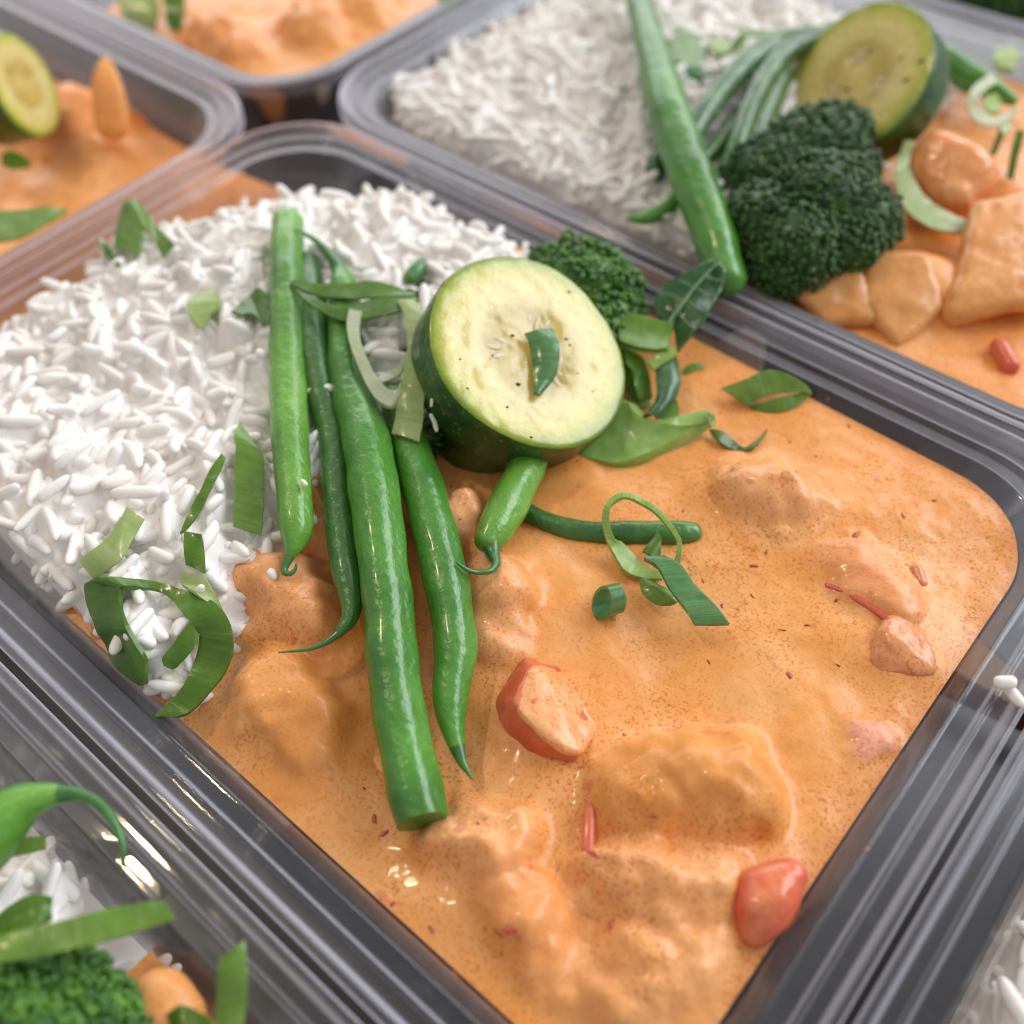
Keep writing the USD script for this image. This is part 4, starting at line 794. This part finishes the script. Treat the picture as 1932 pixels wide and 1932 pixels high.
piece('chicken_piece', 'blurred flat chicken piece tucked under the lower edge of the dark broccoli head', 'chicken', blob([U(*p) for p in [(1520, 560, -3), (1610, 520, -2), (1640, 600, -5), (1560, 600, -5)]], [1.6] * 4, seed=14, bump=.7, edge=.8, smooth=5, bscale=.16), 'chicken')
piece('onion_petal', 'orange pointed petal of onion standing upright in the left tray', 'onion', tube([(212, 240, -5, 66), (208, 205, -2, 70), (202, 165, 1.5, 58), (198, 130, 4, 40), (197, 116, 5, 20)], squash=.45, lump=.05), 'sauce', 'petal')
piece('chicken_piece', 'rounded orange lump at the rim of the curry in the lower left tray', 'chicken', pblob([(305, 1885, -4, 3.2), (330, 1925, -4.5, 3.4), (280, 1930, -4.5, 3.2)], seed=18, bump=.4), 'sauce')
piece('red_pepper_piece', 'blurred dark red pepper bit at the right edge of the upper right tray', 'red pepper', pblob([(1885, 655, -5.5, 1.5), (1905, 690, -6, 1.6)], edge=.6, bump=.3), 'red_pepper', 'skin')

# ------------------------------------------------------------------ spring onion
def onion(label, pairs, hs, material, inner=None, **kw):
    t = thing('spring_onion_slice', label, 'spring onion')
    V, f, uv = ribbon(pairs, hs, **kw); part(t, 'strip', (V, f), material, smooth=True, uv=uv)
    return t
def onion_more(to, pairs, hs, material, name='strip', **kw):
    V, f, uv = ribbon(pairs, hs, **kw); part(to, name, (V, f), material, smooth=True, uv=uv)

onion('folded green onion piece standing like a tent on the rice by the back left wall', [((215, 467), (264, 483)), ((222, 425), (267, 458)), ((235, 385), (269, 434)), ((254, 378), (273, 430)), ((290, 418), (290, 455)), ((327, 460), (306, 485))], [1.0, 2.5, 4.5, 4.8, 3.0, 1.0], 'onion_green', on_rice=True)
onion('small narrow green onion sliver left of the tent shaped piece', [((182, 450), (190, 447)), ((192, 470), (205, 464)), ((205, 487), (216, 482)), ((222, 506), (228, 500))], 1.4, 'onion_dark', on_rice=True)
onion('pale round onion piece with a yellow green edge, half covered by rice grains', [((376, 556), (411, 550)), ((354, 574), (416, 572)), ((357, 594), (400, 592)), ((370, 611), (391, 606)), ((381, 621), (384, 620))], [1.6, 1.8, 1.6, 1.0, .4], 'onion_pale', t=.9, on_rice=True)
onion('dark green star shaped onion piece on rice beside the pale bean', [((437, 588), (455, 596)), ((468, 561), (475, 592)), ((488, 546), (494, 612)), ((509, 566), (498, 614))], [1.8, 2.4, 3.0, 1.6], 'onion_dark', on_rice=True)
t = thing('spring_onion_slice', 'short green onion tube end on the rice at the upper left of the courgette slice', 'spring onion')
part(t, 'tube', tube([(774, 524, 4.4, 27), (785, 512, 4.6, 29), (797, 498, 4.6, 27)], caps=('flat', 'round')), 'onion_blue', smooth=50); part(t, 'cut_end', tube([(773, 525, 4.5, 24), (775, 523, 4.5, 24)], n=2, caps=('round', 'flat')), 'onion_green', smooth=50)
onion('long looped green onion ribbon lying across the tops of the beans', [((783, 555), (785, 561)), ((712, 532), (706, 562)), ((660, 536), (654, 565)), ((622, 540), (604, 559)), ((574, 533), (574, 549)), ((549, 531), (551, 538)), ((560, 548), (575, 567)), ((618, 575), (614, 593)), ((654, 581), (650, 606)), ((700, 566), (695, 601)), ((760, 561), (758, 587)), ((785, 562), (789, 569))],
      [7.5, 8, 8.2, 8.2, 8.4, 8.8, 8.8, 8.6, 8.4, 8.2, 8, 7.6], 'onion_dark', n=7)
t = onion('white and pale green onion strip curling in a U left of the courgette slice', [((659, 584), (683, 590)), ((655, 623), (678, 623)), ((668, 673), (686, 663)), ((690, 723), (710, 713)), ((712, 757), (732, 736)), ((738, 769), (750, 738)), ((757, 748), (759, 722))], [8.6, 8.2, 8, 7.4, 6.8, 6.6, 7.4], 'onion_white', t=.7)
onion_more(t, [((709, 716), (712, 725)), ((730, 704), (736, 718)), ((752, 690), (757, 704)), ((762, 668), (770, 672))], [6.6, 6, 6, 6.4], 'onion_white', name='membrane', t=.3)
onion('broad light green onion strip hanging down against the left side of the courgette slice', [((752, 569), (784, 573)), ((763, 595), (797, 600)), ((769, 630), (804, 634)), ((770, 668), (803, 680)), ((760, 720), (801, 728)), ((752, 757), (799, 762)), ((748, 790), (797, 800)), ((741, 819), (791, 835))], [8.4, 8.6, 8.6, 8.4, 7.8, 6.8, 5.8, 4.8], 'onion_pale', t=.7, arch=.35)
t = thing('spring_onion_slice', 'translucent grey white onion round lying on rice inside the U shaped strip', 'spring onion')
part(t, 'round', ribbon([((715, 597), (738, 596)), ((703, 612), (750, 608)), ((701, 630), (752, 625)), ((707, 645), (746, 643)), ((722, 657), (733, 656))], [2.6, 2.7, 2.6, 2.3, 1.9], t=1.2, arch=.4)[:2], 'onion_white', smooth=60)
FP = [((989, 630), (1041, 623)), ((1000, 655), (1054, 648)), ((1005, 685), (1054, 682)), ((1008, 715), (1043, 716)), ((1009, 746), (1014, 747))]
A = [onface(*a, l) for (a, b), l in zip(FP, (.9, .5, .5, .6, .7))]; B = [onface(*b, l) for (a, b), l in zip(FP, (1.0, 2.0, 2.2, 1.2, .7))]
t = thing('spring_onion_slice', 'curved green onion chip lying on the face of the big courgette slice', 'spring onion')
V, f, uv = ribbon_points(A, B, t=.55, arch=.5, m=7); part(t, 'strip', (V, f), 'onion_blue', smooth=True, uv=uv)
onion('flat rectangular green onion strip with a bent tip, upright on rice beside the pale bean', [((451, 797), (455, 797)), ((442, 823), (478, 836)), ((445, 846), (497, 862)), ((443, 920), (498, 934)), ((440, 993), (493, 1010))], [4.2, 3.6, 3.4, 2.0, .6], 'onion_green', n=7, on_rice=True)
onion('thin curved green onion sliver on rice left of the flat rectangular strip', [((417, 857), (427, 865)), ((396, 887), (414, 892)), ((378, 925), (396, 926)), ((355, 970), (377, 968)), ((340, 1007), (350, 1001))], [3, 2.6, 2, 1.4, .8], 'onion_dark', on_rice=True)
onion('pale yellow green ribbed onion strip lying on the rice at the left', [((240, 957), (271, 979)), ((222, 990), (254, 1012)), ((194, 1025), (227, 1056)), ((148, 1058), (182, 1092))], [1.6, 1.3, .8, .2], 'onion_pale', arch=.3, on_rice=True)
t = onion('small bent onion piece, half pale, half dark green, at the rice edge above chicken', [((315, 990), (330, 992)), ((314, 1020), (350, 1012)), ((318, 1046), (366, 1046))], [.8, .6, .4], 'onion_pale')
onion_more(t, [((348, 1004), (380, 1008)), ((346, 1030), (386, 1040)), ((352, 1066), (388, 1081))], [1.2, 1.0, .4], 'onion_dark', on_rice=True)
onion('big dark green onion loop arching over rice beside the lower left wall', [((265, 1291), (276, 1291)), ((219, 1256), (275, 1243)), ((201, 1216), (254, 1207)), ((182, 1179), (238, 1176)), ((166, 1137), (229, 1142)), ((165, 1100), (228, 1112)), ((200, 1091), (240, 1108)), ((290, 1098), (290, 1112)), ((338, 1111), (322, 1130)), ((392, 1130), (345, 1155)), ((429, 1165), (362, 1176)), ((440, 1216), (378, 1200)), ((430, 1258), (371, 1240)), ((397, 1305), (350, 1289)), ((350, 1349), (322, 1324)), ((298, 1353), (294, 1352))],
      [-4, -3, -1.6, -.4, .6, 1.4, (2.2, 1.8), (2.8, 2.0), (2.8, 2.0), 2.4, 1.8, .8, -.4, -1.6, -2.6, -3], 'onion_dark', n=7, t=.6, on_rice=True)
onion('short dark onion strip inside the big dark green loop', [((357, 1176), (376, 1198)), ((330, 1210), (362, 1228)), ((308, 1240), (335, 1256)), ((310, 1257), (325, 1262))], [-.6, -1.6, -2.6, -3], 'onion_dark', on_rice=True)
onion('pale onion strip squeezed between rice and the first chicken lump', [((341, 1080), (383, 1083)), ((342, 1102), (395, 1105)), ((368, 1120), (410, 1128)), ((398, 1142), (420, 1152))], [-.6, -.8, -1.2, -1.8], 'onion_pale', on_rice=True)
onion('thin green onion ring standing upright in the curry', [((1283, 1064), (1273, 1058)), ((1286, 1045), (1276, 1043)), ((1285, 1018), (1275, 1018)), ((1261, 982), (1251, 985)), ((1236, 957), (1230, 964)), ((1205, 940), (1203, 948)), ((1178, 932), (1176, 942)), ((1150, 944), (1156, 952)), ((1137, 968), (1150, 970)), ((1138, 995), (1152, 997)), ((1143, 1017), (1159, 1016)), ((1156, 1045), (1168, 1022)), ((1178, 1077), (1190, 1042)), ((1205, 1090), (1213, 1067)), ((1250, 1094), (1245, 1080))],
      [-2.6, -1.8, -.6, .8, 1.4, 1.8, 2, 1.6, .8, -.4, -1.4, -2.6, -3.6, -4.2, -4.4], 'onion_lime', n=6, t=.6)
onion('green onion strip with a pale cut edge leaning on the upright ring', [((1215, 1055), (1253, 1051)), ((1241, 1072), (1284, 1067)), ((1261, 1108), (1311, 1105)), ((1291, 1148), (1345, 1138)), ((1311, 1178), (1376, 1179))], [-.8, -.6, -1.0, -1.6, -2.0], 'onion_blue', t=.8, n=7)
onion('lime green onion piece half sunk in curry under the leaning strip', [((1207, 1096), (1228, 1098)), ((1212, 1120), (1258, 1112)), ((1235, 1139), (1277, 1125)), ((1264, 1141), (1282, 1134))], [-3.8, -3.6, -3.8, -4.2], 'onion_green', arch=.5)
onion('small dark onion wedge between the upright ring and the sunken bean', [((1212, 1040), (1240, 1006)), ((1226, 1048), (1246, 1013)), ((1241, 1052), (1247, 1046))], [-3.0, -2.8, -3.2], 'onion_dark')
t = thing('spring_onion_slice', 'short hollow onion tube lying in curry left of the leaning strip', 'spring onion')
q0_, q1_ = U(1135, 1138, -2.3), U(1168, 1128, -2.5); ax = (q1_ - q0_) / np.linalg.norm(q1_ - q0_)
e1 = np.cross(ax, [0, 0, 1]); e1 /= np.linalg.norm(e1); e2 = np.cross(e1, ax)
th = np.linspace(0, 2 * np.pi, 33)
def ringpt(q, r, sl=0.0): return [q + e1 * r * math.cos(a) * 0.85 + e2 * r * math.sin(a) + ax * sl * math.sin(a) for a in th]
rt_ = 31 * depth(q0_) / F
V, f, uv = ribbon_points(ringpt(q0_, rt_, .9), ringpt(q1_, rt_ * .92, .3), t=.45, n=1, m=5, wob=.05); part(t, 'tube', (V, f), 'onion_blue', smooth=60, uv=uv)
onion('flat folded green onion loop on the curry near the back right wall', [((1360, 733), (1414, 767)), ((1410, 714), (1430, 753)), ((1452, 698), (1465, 743)), ((1500, 713), (1500, 740)), ((1531, 741), (1526, 743)), ((1508, 742), (1514, 760)), ((1475, 749), (1475, 777)), ((1440, 759), (1436, 777)), ((1414, 766), (1422, 773))], [(-1.6, -3), (-.8, -2.4), (-.4, -2.2), (-.8, -2), -2.4, (-2.6, -3.4), (-2.6, -3.8), (-3, -4), -3.8], 'onion_green', n=7)
onion('V shaped dark onion piece sunk in the curry below the flat folded loop', [((1338, 811), (1343, 822)), ((1361, 813), (1358, 834)), ((1385, 832), (1378, 846)), ((1404, 846), (1398, 852)), ((1425, 833), (1420, 847)), ((1448, 810), (1446, 816))], [-3.2, -3, -3.8, -4.2, -3.6, -3.2], 'onion_dark')
onion('small crescent of onion in the curry beside the leaf', [((1287, 703), (1290, 709)), ((1300, 690), (1305, 703)), ((1318, 686), (1318, 698)), ((1335, 697), (1332, 703))], [-3.9, -3.6, -3.6, -3.9], 'onion_green')
onion('wide green onion piece in front of the leaf stem right of the courgette slice', [((1163, 592), (1170, 645)), ((1205, 597), (1200, 656)), ((1235, 606), (1222, 661)), ((1271, 612), (1258, 661))], [1.6, 2.0, 2.2, 2.2], 'onion_green', t=.9, arch=.4)
onion('bright lime onion strip crossing the leaf stem', [((1266, 654), (1279, 667)), ((1245, 668), (1257, 684)), ((1222, 685), (1234, 700))], [2.0, 1.4, .6], 'onion_lime', t=.7)
onion('bent green onion piece against the right side of the courgette slice', [((1176, 662), (1182, 692)), ((1195, 668), (1190, 702)), ((1213, 682), (1195, 726)), ((1224, 715), (1200, 751)), ((1230, 750), (1215, 756))], [.4, .2, -.6, -1.6, -2.4], 'onion_dark', t=.8)
onion('dark glossy curled onion leaf below the lime strip', [((1240, 695), (1274, 676)), ((1240, 720), (1281, 712)), ((1241, 745), (1280, 730)), ((1238, 762), (1268, 758)), ((1225, 780), (1250, 783)), ((1214, 788), (1243, 788))], [.2, .2, -.2, -.4, -.8, -1.0], 'leaf', arch=1.0, t=.7)
onion('green onion scrap behind the dark curled onion leaf', [((1262, 765), (1276, 752)), ((1250, 785), (1281, 775)), ((1245, 795), (1280, 793))], [-1.6, -1.8, -2.0], 'onion_green')
# upper right tray
onion('blurred curled green onion piece on rice right of the long bean top', [((1262, 62), (1252, 100)), ((1280, 50), (1276, 116)), ((1310, 58), (1302, 126)), ((1335, 92), (1322, 132))], [4, 5, 4.5, 3], 'onion_green')
onion('blurred bent onion strip pointing right above the thin dark beans', [((1372, 97), (1388, 97)), ((1390, 72), (1404, 79)), ((1402, 56), (1417, 68)), ((1460, 57), (1460, 70)), ((1515, 52), (1515, 68))], [4, 5, 5.4, 5.4, 5.2], 'onion_green')
onion('blurred small lime onion scrap on rice between two onion pieces', [((1340, 78), (1345, 98)), ((1358, 76), (1360, 100)), ((1375, 80), (1374, 98))], 4, 'onion_lime')
t = thing('spring_onion_slice', 'blurred grey green onion tube beside the long bean', 'spring onion'); part(t, 'tube', tube([(1275, 150, 2, 50), (1305, 148, 2, 54), (1330, 150, 1.5, 44)]), 'onion_blue', smooth=60)
t = thing('spring_onion_slice', 'blurred dark onion tube end on rice left of the long bean', 'spring onion'); part(t, 'tube', tube([(1236, 328, 1.5, 36), (1242, 305, 2, 44), (1252, 285, 2, 40)]), 'leaf', smooth=60)
onion('blurred long pale onion strip hugging the pinkish chicken lump', [((1706, 266), (1725, 267)), ((1688, 330), (1715, 316)), ((1706, 392), (1741, 366)), ((1757, 430), (1778, 396)), ((1834, 443), (1843, 424))], [2.5, 1.5, .5, -.5, -2], 'onion_pale', n=8)
onion('blurred pale curled onion ring near the right edge of the upper right tray', [((1868, 141), (1880, 156)), ((1836, 164), (1851, 178)), ((1826, 195), (1845, 200)), ((1839, 226), (1858, 212)), ((1875, 239), (1875, 222)), ((1905, 227), (1898, 214)), ((1923, 203), (1917, 202))], [4, 4, 3.6, 3, 3, 3.4, 4], 'onion_white', n=8)
onion('blurred round pale green onion heart inside the curled ring', [((1858, 180), (1880, 178)), ((1856, 200), (1890, 198)), ((1866, 216), (1884, 214))], [2.6, 2.4, 2.2], 'onion_lime')
onion('blurred bright green onion tip below the curled ring', [((1885, 240), (1897, 229)), ((1893, 254), (1913, 241))], [3, 2.4], 'onion_lime')
onion('blurred dark green onion leg hanging below the bright tip', [((1884, 246), (1893, 252)), ((1874, 272), (1886, 276)), ((1867, 290), (1878, 294))], [2.4, .4, -2], 'onion_dark')
onion('blurred dark green onion strip at the right edge of the upper right tray', [((1918, 245), (1934, 250)), ((1906, 290), (1922, 295)), ((1898, 335), (1912, 340))], [3, 1, -1.5], 'onion_dark')
onion('blurred yellow green onion round at the far right of the upper right tray', [((1885, 92), (1915, 92)), ((1874, 110), (1922, 112)), ((1882, 132), (1912, 134))], [0, 0, -.5], 'onion_pale', t=1.2)
# left, top and lower left trays
onion('blurred green onion slab at the lower left of the left tray', [((-20, 400), (-20, 462)), ((40, 396), (40, 448)), ((95, 392), (88, 424)), ((128, 396), (122, 404))], [-2, -2, -2.4, -3], 'onion_green')
onion('blurred small dark onion leaf in the curry of the left tray', [((2, 290), (4, 312)), ((25, 286), (28, 318)), ((58, 304), (56, 314))], -2.6, 'onion_dark')
onion('blurred pale green strip standing in the left corner of the tray on the top edge', [((215, -20), (295, -20)), ((225, 15), (300, 15)), ((250, 45), (292, 55))], [0, -2, -5], 'onion_pale', t=1.2)
onion('blurred leafy green onion piece at the top left beside the reddish chicken lump', [((305, -20), (350, -20)), ((310, 20), (348, 20)), ((318, 55), (340, 58))], [1, -1, -4], 'onion_dark', t=1)
onion('blurred green onion scrap at the top centre near the rice tray corner', [((828, -12), (886, -14)), ((832, 14), (880, 6)), ((842, 28), (866, 20))], [-1, -2, -3], 'onion_blue', t=.8)
onion('long flat light green onion strip lying over the lower left broccoli', [((-30, 1772), (-30, 1820)), ((30, 1758), (32, 1812)), ((107, 1740), (110, 1797)), ((170, 1724), (178, 1782)), ((229, 1710), (240, 1764)), ((308, 1700), (332, 1735))], [9.5, 9, 8.6, 8.2, 7.4, 6.4], 'onion_green', n=7)
onion('dark green onion leaf piece above the long flat strip in the lower left tray', [((-20, 1738), (-20, 1770)), ((20, 1707), (24, 1760)), ((60, 1688), (68, 1748)), ((99, 1693), (98, 1733))], [4, 4.4, 4.4, 3.6], 'onion_dark', arch=.6)
onion('bright green onion strip standing by the rim at the bottom of the lower left tray', [((413, 1809), (461, 1773)), ((412, 1850), (467, 1838)), ((408, 1915), (464, 1890)), ((405, 1985), (455, 1965))], [4.4, 3.6, 2.2, 0], 'onion_green', arch=.4)
onion('dark onion scrap on the orange lump in the lower left tray', [((316, 1914), (328, 1945)), ((346, 1897), (352, 1945)), ((400, 1924), (396, 1950))], [-1, 0, -1], 'onion_dark')
onion('dull green onion block under the thick bean at the left edge', [((-10, 1580), (-10, 1625)), ((40, 1580), (42, 1612)), ((86, 1578), (87, 1602))], [1, 1, .6], 'onion_green')

# small crumbs
def crumb(label, pts, r):
    t = thing('garlic_crumb', label, 'garlic'); part(t, 'crumb', pblob([(x, y, h, r) for x, y, h in pts], edge=.3, smooth=1, bump=.12, bscale=1.2), 'garlic')
crumb('tiny pale crumb on the lower part of the pale bean', [(571, 909, 7.0), (576, 914, 7.0)], .38)
crumb('cream coloured crumb row high on the dark side of the courgette slice', [(815, 755, 8.2), (814, 765, 7.8)], .25)
crumb('cream coloured crumb row low on the dark side of the courgette slice', [(813, 783, 6.4), (820, 795, 5.8), (824, 812, 5.2)], .28)
crumb('pale pinkish crumb where the courgette slice meets the short bean', [(964, 893, .6), (966, 896, .5)], .32)
